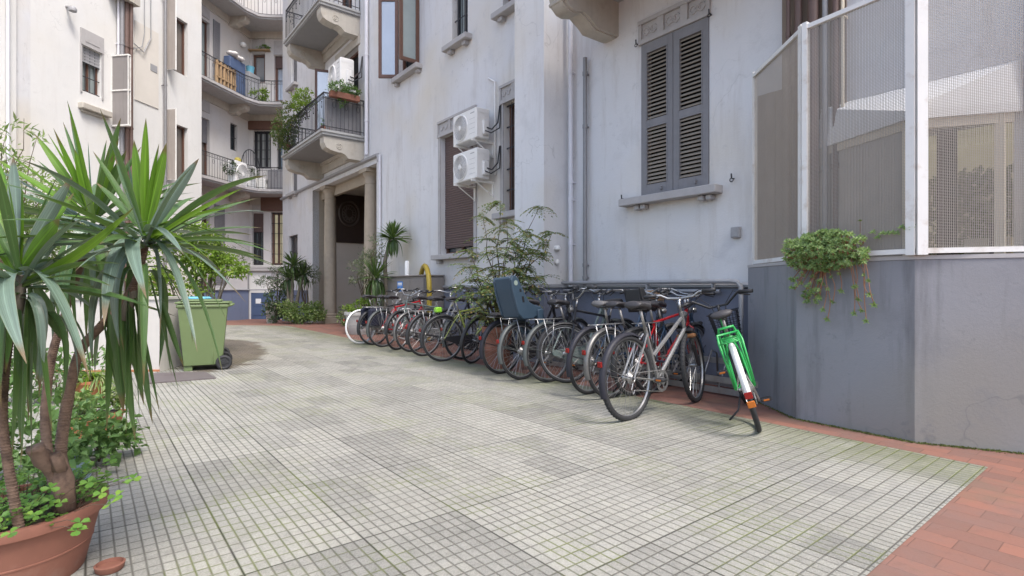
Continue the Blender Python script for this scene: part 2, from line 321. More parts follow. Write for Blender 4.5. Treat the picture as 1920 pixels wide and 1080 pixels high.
# ground tiles
def tilemat():
    m,nt,b=nodes('grooved_paving_tiles'); t=T(nt); co=obj_co(t)
    ang=math.atan2(.7843,-.6204)
    r=t.map(co,(1,1,1),(0,0,-ang)); sp=t.n('ShaderNodeSeparateXYZ'); t.L(r,sp.inputs[0]); u,v=sp.outputs[0],sp.outputs[1]
    v=t.m('MULTIPLY',v,-1.0)
    ou=-(2.821%(.0716*11)); ov=-(1.148%(.0468*10))
    u=t.m('ADD',u,40+ou); v=t.m('ADD',v,40+ov)
    CU,CV=.0716,.0468
    def groove(x,c,wd):
        f=t.m('FRACT',t.m('DIVIDE',x,c)); d=t.m('MINIMUM',f,t.m('SUBTRACT',1.0,f)); d=t.m('MULTIPLY',d,c)
        return t.m('SUBTRACT',1.0,t.m('DIVIDE',d,wd,cl=True),cl=True)
    gu=groove(u,CU,.0060); gv=groove(v,CV,.0060)
    g=t.m('MAXIMUM',gu,gv); g=t.m('MULTIPLY',g,t.m('MULTIPLY_ADD',t.noise(co,2.6,3),.8,.5,cl=True))
    SV=CV*10; SU=CU*11
    vi=t.m('FLOOR',t.m('DIVIDE',v,SV)); off=t.m('MULTIPLY',t.m('FRACT',t.m('MULTIPLY',vi,.37)),0.0)
    us=t.m('ADD',u,off)
    def wn(a,bb,s=0):
        c=t.n('ShaderNodeCombineXYZ'); t.L(a,c.inputs[0]); t.L(bb,c.inputs[1]); c.inputs[2].default_value=s
        w_=t.n('ShaderNodeTexWhiteNoise',noise_dimensions='3D'); t.L(c.outputs[0],w_.inputs[0]); return w_.outputs[0]
    idS=wn(t.m('FLOOR',t.m('DIVIDE',us,SU)),vi,1.5)
    idH=wn(t.m('FLOOR',t.m('DIVIDE',us,SU/2)),t.m('FLOOR',t.m('DIVIDE',v,SV/2)),7.5)
    idC=wn(t.m('FLOOR',t.m('DIVIDE',u,CU)),t.m('FLOOR',t.m('DIVIDE',v,CV)),3.5)
    ju=groove(us,SU,.007); jv=groove(v,SV,.007); j=t.m('MAXIMUM',ju,jv)
    nb=t.noise(co,.55,3,.6); nm=t.noise(co,1.1,5,.65); nf=t.ramp(t.noise(co,150,3,.8),[(.36,0.),(.64,1.)]); nd=t.noise(co,3.2,6,.7)
    tone=t.m('MULTIPLY_ADD',idS,.20,.90); tone=t.m('MULTIPLY_ADD',t.m('POWER',idH,4.0),-.22,tone); tone=t.m('MULTIPLY_ADD',idC,.13,tone)
    tone=t.m('MULTIPLY_ADD',nd,.34,t.m('SUBTRACT',tone,.15)); tone=t.m('MULTIPLY_ADD',t.ramp(t.noise(co,9,5,.7),[(.52,0.),(.7,1.)]),-.16,tone); tone=t.m('MULTIPLY_ADD',nf,.34,t.m('SUBTRACT',tone,.19))
    base=t.mix(idH,(.315,.305,.27),(.295,.288,.265))
    base=t.mix(t.m('MULTIPLY',nb,.8),base,(.302,.295,.252))
    cc=t.n('ShaderNodeCombineXYZ'); [t.L(tone,cc.inputs[i]) for i in range(3)]
    base=t.mix(1.0,base,cc.outputs[0],'MULTIPLY')
    # algae film, strongest along the edge beside the bicycles
    edge=t.m('SUBTRACT',1.0,t.m('MULTIPLY',t.m('ABSOLUTE',t.m('SUBTRACT',v,40+EDGEV+ov)),1.35),cl=True)
    al=t.m('MULTIPLY',t.m('ADD',t.m('MULTIPLY',edge,1.0),t.ramp(nm,[(.60,0.),(.76,.35)])),t.ramp(nd,[(.3,.3),(.6,1.)]),cl=True)
    base=t.mix(t.m('MULTIPLY',al,.68),base,(.15,.16,.07))
    moss=t.ramp(t.noise(co,1.3,4,.65),[(.50,0.),(.59,1.)])
    gcol=t.mix(moss,(.068,.062,.048),(.115,.14,.018)); gcol=t.mix(t.m('MULTIPLY',j,t.ramp(t.noise(co,1.7,3),[(.45,0.),(.55,1.)])),gcol,(.018,.018,.016))
    base=t.mix(t.m('MULTIPLY',g,.9),base,gcol)
    base=t.mix(t.m('MULTIPLY',j,.8),base,gcol)
    mm=t.m('MULTIPLY',moss,t.ramp(t.noise(co,28,4,.7),[(.52,0.),(.68,.22)])); base=t.mix(mm,base,(.15,.175,.06))
    # damp patch
    dv=t.n('ShaderNodeVectorMath',operation='SUBTRACT'); t.L(co,dv.inputs[0]); dv.inputs[1].default_value=tuple(DAMP)
    dm=t.map(t.map(dv.outputs[0],(1,1,1),(0,0,math.radians(-28))),(1/1.0,1/2.9,1)); ln=t.n('ShaderNodeVectorMath',operation='LENGTH'); t.L(dm,ln.inputs[0])
    wet=t.ramp(t.m('MULTIPLY',t.m('ADD',ln.outputs['Value'],t.m('MULTIPLY',t.noise(t.map(co,(1,2.2,1)),1.7,4,.6),.7)),.5),[(.565,1.),(.60,0.)])
    base=t.mix(t.m('MULTIPLY',wet,.85),base,t.mix(1.0,base,(.42,.35,.30),'MULTIPLY'))
    t.L(base,b.inputs['Base Color']); t.L(t.m('MULTIPLY_ADD',wet,-.35,.85),b.inputs['Roughness']); setp(b,spec=.3)
    bn=t.n('ShaderNodeBump'); bn.inputs['Strength'].default_value=.8; bn.inputs['Distance'].default_value=.006
    h=t.m('ADD',t.m('MULTIPLY',g,-1.0),t.m('MULTIPLY',nf,.35)); h=t.m('MULTIPLY_ADD',idH,.25,h)
    t.L(h,bn.inputs['Height']); t.L(bn.outputs[0],b.inputs['Normal'])
    return m
def brickmat():
    m,nt,b=nodes('red_pavers'); t=T(nt); co=obj_co(t)
    ang=math.atan2(.7843,-.6204); r=t.map(co,(1,1,1),(0,0,-ang))
    br=t.n('ShaderNodeTexBrick'); t.L(r,br.inputs['Vector'])
    for k,v in (('Scale',1.0),('Mortar Size',.0025),('Brick Width',.245),('Row Height',.122),('Mortar Smooth',.3),('Bias',0)): br.inputs[k].default_value=v
    br.inputs['Color1'].default_value=(.25,.11,.075,1); br.inputs['Color2'].default_value=(.16,.085,.065,1); br.inputs['Mortar'].default_value=(.12,.062,.045,1)
    col=br.outputs[0]; nd=t.noise(co,2.2,6,.7); nf=t.noise(co,90,4,.8)
    col=t.mix(t.ramp(nd,[(.45,0.),(.68,.75)]),col,(.155,.105,.09)); col=t.mix(t.ramp(t.noise(co,14,5,.7),[(.55,0.),(.7,.5)]),col,(.12,.07,.055))
    col=t.mix(t.ramp(t.noise(co,1.4,5,.7),[(.52,0.),(.68,.6)]),col,(.13,.11,.07))
    col=t.mix(t.m('MULTIPLY',nf,.35),col,(.34,.19,.155))
    t.L(col,b.inputs['Base Color']); setp(b,rough=.85,spec=.25)
    bn=t.n('ShaderNodeBump'); bn.inputs['Strength'].default_value=.6; bn.inputs['Distance'].default_value=.004
    t.L(t.m('ADD',t.m('MULTIPLY',br.outputs[1],-1.0),t.m('MULTIPLY',nf,.4)),bn.inputs['Height']); t.L(bn.outputs[0],b.inputs['Normal'])
    return m
# ---------------------------------------------------------------- frames
D1=V((-.6204,.7843)); D2=V((.7843,.6204))
S=Fr((2.72,5.60),D1)                    # wall with the louvred shutters
L=Fr((3.034,5.848),D1)                  # long wall with the air conditioners and the portico
LB=Fr((-11.21,18.0),(-.158,-.987))      # left building
BA=Fr((-11.4,23.3),(-.158,-.987))       # angled wall of the back building
BF=Fr((-11.4,23.3),(1,0)); BF=Fr((-6.0,23.3),(-1,0))  # frontal wall of the back building (x' runs left)
P1=G(1853,877).to_2d(); P3=G(539,611).to_2d()
EDGEV=P1.dot(D2)
DAMP=G(398,660)
DAMP=V((DAMP.x,DAMP.y,0))
# ---------------------------------------------------------------- ground
def grid_sheet(name,m,x0,x1,ys,zoff=0):
    mb=MB()
    for i in range(len(ys)-1):
        mb.add([(x0,ys[i],gz(ys[i])+zoff),(x1,ys[i],gz(ys[i])+zoff),(x1,ys[i+1],gz(ys[i+1])+zoff),(x0,ys[i+1],gz(ys[i+1])+zoff)],[(0,1,2,3)])
    return mb.build(name,m,fix=False)
tag(grid_sheet('ground',brickmat(),-60,60,[-60,0,10,15.6,17,19,21,22.5,40,90]),kind='structure')
mb=MB()
pl=[P1,P3,V((-8.2,15.55)),V((-12.5,15.59)),V((-12.5,-6)),P1-D2*11]
mb.add([(p.x,p.y,.004) for p in pl],[tuple(range(len(pl)))])
tag(mb.build('paving',tilemat(),fix=False),kind='structure')
# ---------------------------------------------------------------- wall with rectangular holes
def wall(fr,t0,t1,z0,z1,holes,name,m,parent,dep=.22,ends=True,w=0,step=None,backs=True):
    mb=MB(fr.M); ts={t0,t1}; zs={z0,z1}
    hs=[(max(min(a,b),t0),min(max(a,b),t1),max(min(c,d),z0),min(max(c,d),z1)) for a,b,c,d in holes]
    for a,b,c,d in hs: ts|={a,b}; zs|={c,d}
    ts=sorted(ts); zs=sorted(zs)
    idx={}
    def vi(t,z):
        k=(round(t,4),round(z,4))
        if k not in idx: idx[k]=len(mb.v); mb.v.append(fr.M@V((t,w,z)))
        return idx[k]
    for i in range(len(ts)-1):
        for j in range(len(zs)-1):
            cx=(ts[i]+ts[i+1])/2; cz=(zs[j]+zs[j+1])/2
            if any(a<cx<b and c<cz<d for a,b,c,d in hs): continue
            mb.f.append((vi(ts[i],zs[j]),vi(ts[i+1],zs[j]),vi(ts[i+1],zs[j+1]),vi(ts[i],zs[j+1])))
    for a,b,c,d in hs:
        y0,y1=w,w-dep
        for q in ([(a,y0,c),(a,y1,c),(a,y1,d),(a,y0,d)],[(b,y0,c),(b,y1,c),(b,y1,d),(b,y0,d)],
                  [(a,y0,d),(b,y0,d),(b,y1,d),(a,y1,d)],[(a,y0,c),(b,y0,c),(b,y1,c),(a,y1,c)]):
            if (q[0][2]==q[2][2]==z0): continue
            mb.add(q,[(0,1,2,3)])
    if ends:
        for tt in (t0,t1): mb.add([(tt,w,z0),(tt,w-.5,z0),(tt,w-.5,z1),(tt,w,z1)],[(0,1,2,3)])
    return mb.build(name,m,parent,fix=False)
def pane(fr,a,b,c,d,y,m,parent,name='pane'):
    mb=MB(fr.M); mb.box((a,y-.008,c),(b,y,d)); return mb.build(name,m,parent)
def frame_mb(fr,a,b,c,d,y,wd,th,mull=0,trans=()):
    a,b=min(a,b),max(a,b); mb=MB(fr.M)
    mb.box((a,y,c),(a+wd,y+th,d)); mb.box((b-wd,y,c),(b,y+th,d)); mb.box((a+wd,y,c),(b-wd,y+th,c+wd)); mb.box((a+wd,y,d-wd),(b-wd,y+th,d))
    for i in range(mull):
        x=a+(b-a)*(i+1)/(mull+1); mb.box((x-wd*.5,y+.002,c+wd),(x+wd*.5,y+th-.002,d-wd))
    for z in trans: mb.box((a+wd,y+.004,z-wd*.35),(b-wd,y+th-.004,z+wd*.35))
    return mb
def window(fr,parent,a,b,c,d,y=-.18,m='glass',fm='brownframe',mull=1,trans=(),sill=True,bars=None,roller=0,head=False,label=None,wd=.05,rm='roller'):
    """a window part with its frame, sill, bars as sub-parts"""
    a,b=min(a,b),max(a,b)
    f=pane(fr,a,b,c,d,y,M[m],parent,'window')
    if label: f['label']=label
    frame_mb(fr,a+.003,b-.003,c+.003,d-.003,y+.002,wd,.05,mull,trans).build('frame',M[fm],f)
    if sill:
        mb=MB(fr.M); mb.bbox((a-.16,-.02,c-.11),(b+.16,.17,c-.003),.008)
        for x in (a-.06,b-.10): mb.bbox((x,.003,c-.19),(x+.13,.11,c-.112),.01)
        mb.build('sill',M['trim'],f)
    if head:
        mb=MB(fr.M); h0=d; h1=d+.34; n=3 if (b-a)>.7 else 2
        A=a-.10;B=b+.10; mb.box((A,-.02,h1-.05),(B,.05,h1)); mb.box((A,-.02,h0-.003),(B,.045,h0+.06)); W=(B-A)
        for i in range(n+1):
            x=A+W*i/n; mb.box((max(A,x-.05),-.02,h0+.06),(min(B,x+.05),.042,h1-.05))
        for i in range(n):
            x0=A+W*i/n+.07; x1=A+W*(i+1)/n-.07
            mb.box((x0-.02,-.02,h0+.06),(x1+.02,.018,h1-.05)); z=(h0+h1)/2
            mb.tube([(x0+.01+(x1-x0-.02)*k/8,.02,z+.045*math.sin(k*math.pi*.5+i)) for k in range(9)],.016,5)
        mb.box((A,-.02,c),(a-.002,.02,h0-.004)); mb.box((b+.002,-.02,c),(B,.02,h0-.004))
        mb.build('head_moulding',M['trim'],f)
    if bars:
        mb=MB(fr.M); yb=-.06 if bars>0 else .02
        n=max(2,int((b-a)/.13))
        for i in range(1,n): x=a+(b-a)*i/n; mb.tube([(x,yb,c),(x,yb,d)],.009,5)
        k=max(2,int((d-c)/.4))
        for i in range(k+1): z=c+.04+(d-c-.08)*i/k; mb.box((a,yb-.012,z-.012),(b,yb-.002,z+.012))
        mb.build('window_bars',M['iron'],f)
    if roller:
        mb=MB(fr.M); z=d
        while z>d-(d-c)*roller:
            mb.profx([(y+.075,z),(y+.092,z-.008),(y+.095,z-.024),(y+.088,z-.045),(y+.075,z-.05)],a+.03,b-.03); z-=.05
        mb.box((a+.03,y+.06,z-.01),(b-.03,y+.10,z+.0))
        mb.build('roller_shutter',M[rm],f)
    return f
# ================================================================ MAIN BUILDING (right-hand wing)
main=thing('apartment_building','pale lavender plastered wing with louvred shutters and columned portico, bicycles at its foot','building',(1.0,6.5,0))
H=17
# --- S wall
sa,sb=S.t(1330),S.t(1203); sz0=S.z(1330,350); sz1=S.z(1203,81)-.03
wall(S,-6,S.t(1065),0,H,[(sa,sb,sz0,sz1),(-1.86,-.52,.98,2.42)],'wall',M['plaster'],main)
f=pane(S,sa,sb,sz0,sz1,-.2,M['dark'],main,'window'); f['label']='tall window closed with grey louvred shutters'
# shutter leaves
mid=(sa+sb)/2
for a,b in ((sa,mid),(mid,sb)):
    mb=MB(S.M); a+=.004; b-=.004; fw=.075; y0,y1=-.035,.012; zm=sz0+(sz1-sz0)*.47
    mb.box((a,y0,sz0+.005),(a+fw,y1,sz1-.005)); mb.box((b-fw,y0,sz0+.005),(b,y1,sz1-.005))
    for z0,z1 in ((sz0+.005,sz0+.15),(zm-.05,zm+.05),(sz1-.13,sz1-.005)): mb.box((a+fw,y0+.002,z0),(b-fw,y1-.002,z1))
    for z0,z1 in ((sz0+.15,zm-.05),(zm+.05,sz1-.13)):
        for q in ((a+fw,a+fw+.014),(b-fw-.014,b-fw)): mb.box((q[0],y0+.01,z0),(q[1],y1+.006,z1))
    mb.box((a+.15,y1,sz0+.06),(a+.17,y1+.03,sz0+.10))
    sh=mb.build('shutter',M['shutter'],f)
    mb=MB(S.M)
    for z0,z1 in ((sz0+.15,zm-.05),(zm+.05,sz1-.13)):
        n=int((z1-z0)/.048)
        for i in range(n):
            z=z0+(z1-z0)*(i+.5)/n
            mb.profx([(-.030,z+.020),(-.026,z+.024),(.006,z-.010),(.002,z-.014)],a+fw+.014,b-fw-.014)
    mb.build('louvres',M['louvre'],f)
mb=MB(S.M); A,B=sa-.02,sb+.03; h0=sz1; h1=sz1+.30
mb.box((A,-.02,h0-.002),(B,.035,h0+.055)); mb.box((A,-.02,h1-.05),(B,.045,h1)); W=B-A
for i in range(4):
    x=A+W*i/3; mb.box((max(A,x-.05),-.02,h0+.055),(min(B,x+.05),.033,h1-.05))
for i in range(3):
    x0=A+W*i/3+.06; x1=A+W*(i+1)/3-.06; mb.box((x0-.012,-.02,h0+.055),(x1+.012,.008,h1-.05)); z=(h0+h1)/2
    for s_ in (-1,1): mb.tube([(x0+(x1-x0)*k/8,.010,z+s_*.05*math.sin(k*math.pi*.25)) for k in range(9)],.012,5)
    mb.torus(((x0+x1)/2,.010,z),.035,.01,n=12,k=5)
mb.build('head_moulding',M['trim'],f)
mb=MB(S.M); mb.bbox((S.t(1355),-.02,sz0-.10),(S.t(1176)+.02,.16,sz0-.004),.008)
for x in (sa-.08,sa+.02,sb-.12,sb-.02): mb.bbox((x,.003,sz0-.165),(x+.075,.10,sz0-.102),.012)
mb.build('sill',M['trim'],f)
mb=MB(S.M)
for px,py in ((1170,373),(1376,335),(1197,84),(1334,28)):
    t_=S.t(px); z_=S.z(px,py); mb.tube([(t_,0,z_),(t_,.05,z_),(t_,.055,z_+.05)],.009,5); mb.torus((t_,.05,z_-.02),.02,.006,n=10,k=4)
mb.build('shutter_hook',M['iron'],main)
# --- projecting pier between S and L
pt0,pt1=S.t(1065),S.t(965,.48)
mb=MB(S.M); mb.box((pt0,-.6,0),(pt1,.48,H)); mb.build('pier',M['plaster'],main)
# --- L wall
def LZ(px,py,w=0): return L.z(px,py,w)
t705=L.t(706); t588=L.t(586); t530=L.t(530); tL0=pt1-.1
lint=4.40
lw=[]   # holes
rw=(L.t(889),L.t(827),LZ(830,478),LZ(827,258)); lw.append(rw)
bw=(L.t(969),L.t(945),LZ(945,400),LZ(945,195)); lw.append((bw[0]-.25,bw[1],bw[2],bw[3]))
ow=(L.t(786),L.t(748),LZ(760,140),LZ(760,140)+2.0); lw.append(ow)
gw=(L.t(877),L.t(848),LZ(862,78),LZ(862,78)+1.55); lw.append(gw)
cw=(L.t(966)-.4,L.t(943),LZ(950,20),LZ(950,20)+1.5); lw.append(cw)
door=(L.t(672),L.t(634),5.25,7.95); lw.append(door)
n1=(L.t(557),L.t(546),LZ(551,162),LZ(551,90)); n2=(L.t(557),L.t(546),LZ(551,362),LZ(551,300)); n3=(L.t(558),L.t(541),LZ(550,500),LZ(550,441))
lw+= [n1,n2,n3]
door2=(L.t(660)-0,L.t(634),8.86,11.4); lw.append(door2)
lw.append((t705,t588,-1,lint))
wall(L,tL0,t530,-.4,H,lw,'wall',M['plaster'],main)
window(L,main,*rw[:2],rw[2],rw[3],m='glass',roller=.93,head=True,label='window with a lowered brown roller shutter, air conditioners beside it')
window(L,main,bw[0]-.25,bw[1],bw[2],bw[3],m='glassbrown',bars=1,head=True,label='narrow barred window right of the air conditioners')
window(L,main,*gw[:2],gw[2],gw[3],m='glasscurtain',bars=1,label='upper window with dark bars',fm='blackm')
window(L,main,*cw[:2],cw[2],cw[3],m='glassbrown',bars=1)
# open casement window
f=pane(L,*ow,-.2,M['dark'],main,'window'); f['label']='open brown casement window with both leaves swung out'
frame_mb(L,ow[0]+.003,ow[1]-.003,ow[2]+.003,ow[3],-.16,.06,.06).build('frame',M['brownframe'],f)
mb=MB(L.M); mb.bbox((ow[0]-.15,-.02,ow[2]-.12),(ow[1]+.1,.17,ow[2]-.003),.01)
for x in (ow[0]-.1,ow[1]-.05): mb.bbox((x,.003,ow[2]-.2),(x+.12,.1,ow[2]-.122),.01)
mb.build('sill',M['trim'],f)
for hx,ang,gm in ((ow[1],52,'mirror'),(ow[0],90,'glasscurtain')):
    MM=L.M@Matrix.Translation(V((hx,.01,0)))@Matrix.Rotation(math.radians(ang),4,'Z')
    x0,x1=.01,.49; mb=MB(MM); z0,z1=ow[2]+.02,ow[3]-.02
    wd=.075
    mb.box((x0,-.03,z0),(x0+wd,.03,z1)); mb.box((x1-wd,-.03,z0),(x1,.03,z1)); mb.box((x0+wd,-.03,z0),(x1-wd,.03,z0+wd)); mb.box((x0+wd,-.03,z1-wd),(x1-wd,.03,z1))
    lf=mb.build('casement_leaf',M['brownframe'],f)
    mb=MB(MM); mb.box((x0+wd-.005,-.005,z0+wd-.005),(x1-wd+.005,.005,z1-wd+.005)); mb.build('leaf_glass',M[gm],f)
# balcony door, upper door, small windows
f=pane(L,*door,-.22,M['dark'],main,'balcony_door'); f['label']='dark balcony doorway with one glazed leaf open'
frame_mb(L,*door,-.2,.07,.07,0,(7.3,)).build('frame',M['brownframe'],f)
def leaf(MM,x0,x1,z0,z1,wd,par,gm):
    mb=MB(MM); mb.box((x0,-.025,z0),(x0+wd,.025,z1)); mb.box((x1-wd,-.025,z0),(x1,.025,z1)); mb.box((x0+wd,-.025,z0),(x1-wd,.025,z0+wd)); mb.box((x0+wd,-.025,z1-wd),(x1-wd,.025,z1)); mb.build('door_leaf',M['brownframe'],par)
    mb=MB(MM); mb.box((x0+wd-.004,-.004,z0+wd-.004),(x1-wd+.004,.004,z1-wd+.004)); mb.build('leaf_glass',gm,par)
leaf(L.M@Matrix.Translation(V((door[1]-.03,.02,0)))@Matrix.Rotation(math.radians(68),4,'Z'),0,.66,5.27,7.7,.07,f,M['mirror'])
mb=MB(L.M); mb.box((door[0]-.14,-.01,7.95),(door[1]+.14,.05,8.2)); mb.build('head_moulding',M['corbel'],f)
f=pane(L,*door2,-.22,M['glass'],main,'balcony_door'); frame_mb(L,*door2,-.2,.07,.07,1).build('frame',M['brownframe'],f)
for n_ in (n1,n2,n3):
    window(L,main,*n_,m='glassbrown' if n_ is n3 else 'glass',mull=0,fm='shutter',sill=n_ is not n3,roller=(0 if n_ is n3 else 1.0),rm='shutter',bars=1 if n_ is n3 else None)
# dado + ledge pipes
def dado(fr,t0,t1,m,w=.03,z1=1.085,z0=-.4,ledge=True,parent=main,off=0):
    mb=MB(fr.M); mb.box((t0,-.01+off,z0),(t1,w+off,z1)); mb.build('dado',m,parent)
    if ledge:
        mb=MB(fr.M); mb.profx([(-.01+off,z1),(w+.05+off,z1+.004),(w+.055+off,z1+.03),(w+.02+off,z1+.05),(-.01+off,z1+.055)],t0,t1); mb.build('ledge',M['pipegrey'],parent)
dado(S,-1.0,pt0,M['dado']); dado(L,tL0,t705-.25,M['dado']); dado(L,t588+.45,t530,M['dado_back'],z1=1.0,ledge=False)
mb=MB(S.M); mb.box((pt0-.03,-.02,0),(pt1+.0,.51,1.085)); mb.build('dado',M['dado'],main)
mb=MB(S.M); mb.box((pt0-.06,.03,1.088),(pt1+.03,.56,1.135)); mb.build('ledge',M['pipegrey'],main)
# horizontal pipes over the bicycles, turning down beside the bay
mb=MB(S.M); te=S.t(1390,.12)
for z_,r_,ww in ((1.155,.022,.13),(1.045,.02,.12)):
    pts=[(pt0-.02,ww,z_),(te+.12,ww,z_),(te+.04,ww,z_-.01),(te,ww,z_-.06),(te,ww,.05)] if z_>1.1 else [(pt0-.02,ww,z_),(te+.25,ww,z_)]
    mb.tube(pts,r_ if z_<1.1 else .026,8)
for x in (.6,1.5,2.4): mb.box((x,0,1.03),(x+.015,.14,1.16))
mb.build('wall_pipe',M['pipegrey'],main,smooth=SM)
# drainpipes by the pier
def vpipe(fr,px,w,r,z0,z1,m,parent,name='drainpipe',bands=(),t=None):
    t_=fr.t(px,w) if t is None else t; mb=MB(fr.M); mb.tube([(t_,w,z0),(t_,w,z1)],r,12)
    for zb in bands: mb.tube([(t_,w,zb),(t_,w,zb+.05)],r*1.22,12); mb.box((t_-.012,0,zb+.01),(t_+.012,w,zb+.035))
    return mb.build(name,m,parent,smooth=SM)
vpipe(S,1070,.09,.032,1.1,H,M['pipelight'],main,bands=(1.7,2.35,2.6,4.2))
vpipe(S,1097,.07,.031,1.1,4.35,M['zinc'],main,bands=(1.2,1.38,3.35,4.1))
vpipe(L,687,.07,.05,4.7,H,M['pipelight'],main,bands=(5.6,7.4,9.2))
vpipe(L,712,.05,.035,1.1,4.55,M['pipelight'],main,bands=(2.4,3.9))
# lintel gutter over portico
mb=MB(L.M); mb.profx([(-.02,4.52),(.09,4.54),(.10,4.60),(-.02,4.64)],t705-.15,t530+.02)
mb.tube([(t705-.15,.04,4.57),(t705-.2,.05,4.5),(t705-.22,.05,4.4)],.035,8); mb.build('gutter',M['pipegrey'],main)
# portico
po=tag(MB(L.M).box((t705,-3.6,lint),(t588,-.21,lint+.2)).build('portico_ceiling',M['corbel'],main))
mb=MB(L.M); mb.box((t588,-3.6,-.4),(t588+.2,-.003,lint)); mb.build('portico_jamb',M['column'],main)
mb=MB(L.M); mb.box((t705-.2,-3.6,-.4),(t705,-.22,lint)); mb.build('portico_jamb',M['column'],main)
mb=MB(L.M); mb.box((t705-.2,-3.7,-.4),(t588+.2,-3.6,lint)); mb.build('portico_back_wall',M['darkwood'],main)
TJ=t588-.04
mb=MB(L.M); mb.box((TJ,-1.85,-.4),(t588,-.80,2.72)); mb.build('portico_side_panel',M['pinkwall'],main)
mb=MB(L.M); mb.box((TJ-.01,-2.2,2.74),(t588,-.80,lint-.01)); bp=mb.build('portico_panel',M['darkwood'],main); bp['label']='dark carved panel above the pale rear wall of the portico'
mb=MB(L.M)
zr=3.72; wr=-1.27; XR=TJ-.015
for rr_,th_ in ((.36,.04),(.25,.025)): mb.tube([(XR,wr+rr_*math.cos(e),zr+rr_*1.2*math.sin(e)) for e in [k*math.pi/12 for k in range(24)]],th_,5,close=True)
for k in range(14):
    a=2*math.pi*k/14; mb.tube([(XR,wr+.12*math.cos(a),zr+.16*math.sin(a)),(XR-.02,wr+.25*math.cos(a+.25),zr+.27*math.sin(a+.25))],[.05,.015],5)
mb.build('carved_relief',pm('carved_bronze',(.075,.058,.048),.6,.3,12),bp)
mb.lathe([(.0,.0)],n=3,cap=False) if 0 else None
mb=MB(L.M); mb.box((TJ-.05,-2.2,2.68),(t588,-.78,2.80)); mb.build('panel_rail',M['darkwood'],bp)
for px,nm in ((619,0),(696,1)):
    w_=-.22; t_=L.t(px,w_); c=L.p(t_,w_,gz(L.p(t_,w_).y)); b0=0
    hh=lint-c.z; mb=MB(Matrix.Translation(c)@Matrix.Rotation(L.rz,4,'Z'))
    mb.bbox((-.29,-.29,0),(.29,.29,.17),.01)
    mb.lathe([(.275,.17),(.285,.20),(.275,.235),(.235,.25),(.235,.27),(.25,.29),(.24,.32),(.205,.34),(.198,.5),(.20,1.6),(.19,2.8),(.172,hh-.42),(.185,hh-.41),(.185,hh-.38),(.172,hh-.37),(.172,hh-.24),(.20,hh-.2),(.235,hh-.14),(.24,hh-.12)],n=36)
    mb.bbox((-.26,-.26,hh-.12),(.26,.26,hh-.003),.008)
    o=mb.build('column',M['column'],main,smooth=SM)
mb=MB(L.M); mb.box((t705,-.42,lint-.30),(t588,-.30,lint-.004)); mb.build('portico_beam',M['column'],main)
# --- balconies
def scroll(fr,t0,t1,w,zt,drop,m,parent,name='bracket'):
    pr=[(0,zt-drop),(.38*w,zt-drop*.98),(.46*w,zt-drop*.80),(.56*w,zt-drop*.72),(.62*w,zt-drop*.74),(.80*w,zt-drop*.66),(.90*w,zt-drop*.55),(.95*w,zt-drop*.32),(.95*w,zt),(0,zt)]
    mb=MB(fr.M); mb.profx(pr,t0,t1)
    for tt in (t0,t1):                  # round rosette on each cheek
        for rr,th in ((.075,.016),(.03,.014)):
            mb.tube([(tt,.60*w+rr*math.cos(e),zt-drop*.42+rr*math.sin(e)) for e in [j*math.pi/7 for j in range(14)]],th,4,close=True)
    return mb.build(name,m,parent)
def railing(fr,path,z0,h,parent,scrolls=True,gap=.11,name='railing'):
    mb=MB(fr.M)
    for i in range(len(path)-1):
        a=V(path[i]); b=V(path[i+1]); ln=(b-a).length; n=max(2,int(ln/gap))
        for zz,rr in ((z0+h,.018),(z0+h-.14,.009),(z0+.10,.011)): mb.tube([(a.x,a.y,zz),(b.x,b.y,zz)],rr,5)
        for k in range(n+1):
            p=a+(b-a)*(k/n); thick=.012 if k in(0,n) else .0075
            mb.tube([(p.x,p.y,z0),(p.x,p.y,z0+h)],thick,4)
            if scrolls and k<n:
                q=a+(b-a)*((k+.5)/n); u=(b-a).normalized()*.04; zc=z0+h-.07
                mb.tube([(q.x+u.x*math.cos(e),q.y+u.y*math.cos(e),zc+.045*math.sin(e)) for e in [j*math.pi/4 for j in range(8)]],.005,4,close=True)
                if k%3==1:
                    mb.tube([(q.x+u.x*math.cos(e),q.y+u.y*math.cos(e),z0+h-.28+.09*math.sin(e)) for e in [j*math.pi/4 for j in range(8)]],.006,4,close=True)
    return mb.build(name,M['iron'],parent)
for (ta,tb,ww,zb,lab) in ((11.45,15.13,1.17,5.11,'lower balcony with scrolled brackets above the portico'),(11.75,15.0,1.15,8.68,'upper balcony with scrolled brackets')):
    mb=MB(L.M); mb.box((ta,.0,zb+.03),(tb,ww,zb+.15)); mb.box((ta-.03,.0,zb+.10),(tb+.03,ww+.04,zb+.16))
    bal=mb.build('balcony',M['slab'],main); bal['label']=lab
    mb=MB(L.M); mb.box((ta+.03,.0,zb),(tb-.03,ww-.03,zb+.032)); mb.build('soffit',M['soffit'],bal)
    for x0 in (ta+.05,tb-.38): scroll(L,x0,x0+.33,ww,zb+.001,.52,M['corbel'],bal)
    mb=MB(L.M); mb.box((ta+.38,0,zb-.34),(tb-.38,.07,zb)); mb.box((ta+.38,0,zb-.12),(tb-.38,.12,zb-.002)); mb.build('corbel_course',M['corbel'],bal)
    railing(L,[(ta+.02,.02),(ta+.02,ww-.04),(tb-.02,ww-.04),(tb-.02,.02)],zb+.16,.98,bal)
